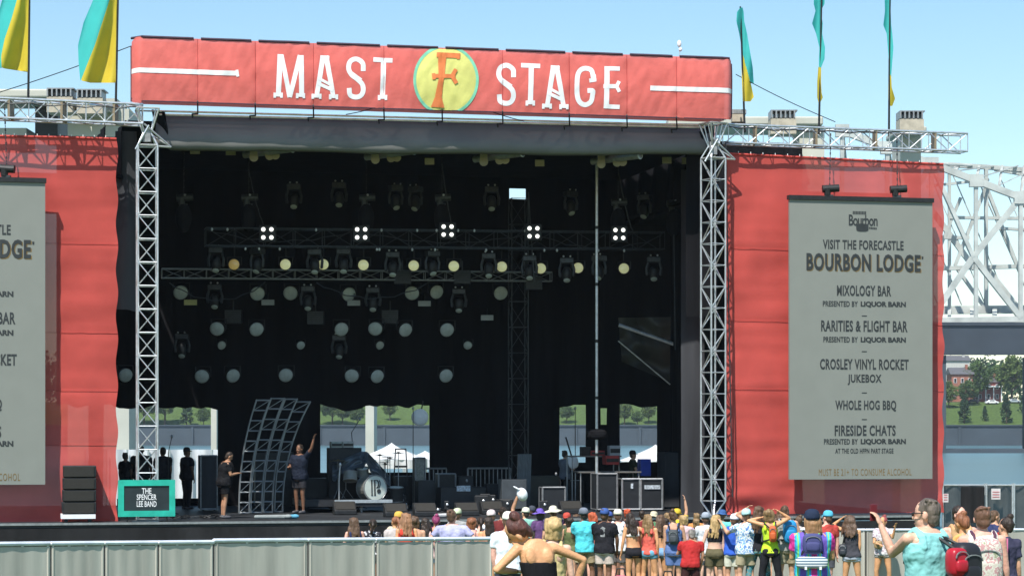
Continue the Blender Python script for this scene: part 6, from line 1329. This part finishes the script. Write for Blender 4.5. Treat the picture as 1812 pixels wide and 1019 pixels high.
person(720, 906, 106, 'woman with long auburn blond hair and a bright red tank top', sex='f', hair='long', hc=(.28, .14, .07), tp='tank', tc=(.68, .06, .04), bt='denim', bc=DEN, sk=ORG)
person(738, 911, 102, 'woman with brown hair and bare shoulders right of the red tank top', sex='f', hair='bob', hc=H_BRN, tp='strapless', tc=(.35, .12, .1), bt='denim', bc=DEN, sk=TAN)
person(754, 915, 100, 'woman with dark brown hair and a pale pink top', sex='f', hair='long', hc=H_DK, tp='tank', tc=(.65, .45, .42), bt='denim', bc=DEN, sk=TAN)
P_ = person(769, 910, 98, 'woman with magenta tinted hair left of the lavender shirt', sex='f', hair='bun', hc=(.22, .03, .10), tp='tank', tc=(.6, .1, .35), bt='denim', bc=DEN, sk=TAN)
backpack(P_, 'small bright magenta backpack behind the barricade', mat('pack_magenta', (.65, .10, .45), .6), w=.10, h=.13, d=.07, z=1.22)
person(803, 899, 114, 'broad man in a lavender polo shirt with short brown hair behind the barricade', tc=(.40, .40, .62), fat=1.22, hc=(.12, .065, .04), sk=PINK, arms=('hip', 'hip'), bc=(.3, .3, .3))
person(806, 897, 86, 'person in a pale green cap half hidden behind the man in the lavender shirt', hat='cap', hatc=(.55, .62, .42), tc=(.3, .3, .3))
person(833, 914, 100, 'woman with red brown hair and pink top right of the lavender shirt', sex='f', hair='bob', hc=H_RED, tp='tank', tc=(.65, .35, .3), bt='denim', bc=DEN, sk=PINK)
person(848, 913, 96, 'woman with dark brown hair and a white top behind the barricade end', sex='f', hair='pony', hc=H_DK, tp='tank', tc=(.7, .68, .66), bt='denim', bc=DEN, sk=PINK)
person(864, 913, 104, 'woman with long dark hair and a bare tan back at the barricade end', sex='f', hair='long', hc=H_DK, tp='bikini', tc=(.7, .3, .2), bt='denim', bc=DEN, sk=ORG)
person(869, 900, 92, 'person in a white and pink cap and white shirt at the barricade end', hat='cap', hatc=(.74, .62, .62), tc=W)
# --- crew on the stage
CG = 'crew at work on the stage'
def crew(px, top, v, label, **k):
    p = sp(px, 900, v); return person(px, top, 60, label, Y=p.y, z0=DECK, group=CG, **k)
crew(397, 798, 1.2, 'crew man in a black t-shirt and black shorts looking down at his hands', face=-70, tc=(.012, .012, .014), bc=(.012, .012, .014), hc=H_DK, sk=DKT, fat=1.42, arms=('front', 'front'), lean=(0, .12), headrot=(-22, 0, 0), bt='shorts')
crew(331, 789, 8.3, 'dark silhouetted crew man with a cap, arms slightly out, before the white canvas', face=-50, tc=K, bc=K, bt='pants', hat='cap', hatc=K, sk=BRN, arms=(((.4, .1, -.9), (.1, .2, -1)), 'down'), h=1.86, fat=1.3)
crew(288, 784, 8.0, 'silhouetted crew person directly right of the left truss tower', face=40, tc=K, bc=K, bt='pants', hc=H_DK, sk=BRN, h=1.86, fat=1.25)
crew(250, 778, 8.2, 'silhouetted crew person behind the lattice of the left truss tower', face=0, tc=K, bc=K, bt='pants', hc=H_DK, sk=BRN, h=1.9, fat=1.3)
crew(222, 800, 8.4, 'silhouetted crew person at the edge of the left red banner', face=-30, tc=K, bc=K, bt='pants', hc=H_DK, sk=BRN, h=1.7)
crew(530, 785, 4.0, 'crew man in a dark t-shirt and shorts raising one arm to the curved rack', face=150, tc=(.015, .02, .035), bc=(.03, .03, .035), hc=H_DK, sk=BRN, arms=((((.7), .2, .75), (.3, 0, 1)), 'front'), fat=1.2)
crew(1120, 784, 7.2, 'crew man with a dark cap in profile before the white tent', face=-88, tc=(.04, .045, .03), bc=K, bt='pants', hat='cap', hatc=K, sk=TAN, arms=('front', 'front'), h=1.75)
crew(1000, 783, 7.0, 'crew man in a grey shirt with dark hair in the narrow rear opening', face=-40, tc=(.13, .15, .18), bc=K, bt='pants', hc=H_DK, sk=TAN, arms=('front', 'front'), h=1.75)
o = thing('white_guitar', sp(1014, 815, 6.2), 'white electric guitar body leaning beside the crew man in the grey shirt', 'guitar'); c = sp(1014, 817, 6.2)
m = MB(); m.ell(c, (.16, .04, .2), 16, 10, Matrix.Rotation(R(-12), 3, 'Y'), e=.8); m.build('body', M_white, o, smooth=True); m = MB(); m.tube(c + Vector((-.02, -.02, .1)), c + Vector((-.22, 0, .75)), .025); m.build('neck', M_blk, o)

# ---------------------------------------------------------------- apply the modifiers of the figures
dg = bpy.context.evaluated_depsgraph_get(); dg.update()
new = [(o, bpy.data.meshes.new_from_object(o.evaluated_get(dg))) for o in REM]
for o, me in new: o.modifiers.clear(); o.data = me

# ---------------------------------------------------------------- air
m = MB(); m.box((-900, -3, -9), (900, 960, 60)); hz = tag(m.build('haze', mat('haze_dummy', (1, 1, 1))), kind='stuff')
hm = bpy.data.materials.new('haze_air'); hm.use_nodes = True; nt = hm.node_tree; nt.nodes.clear(); ho = nt.nodes.new('ShaderNodeOutputMaterial'); pv = nt.nodes.new('ShaderNodeVolumePrincipled')
pv.inputs['Color'].default_value = (.80, .90, 1, 1); pv.inputs['Density'].default_value = .00013; pv.inputs['Anisotropy'].default_value = .2; nt.links.new(pv.outputs[0], ho.inputs['Volume'])
hz.data.materials.clear(); hz.data.materials.append(hm)
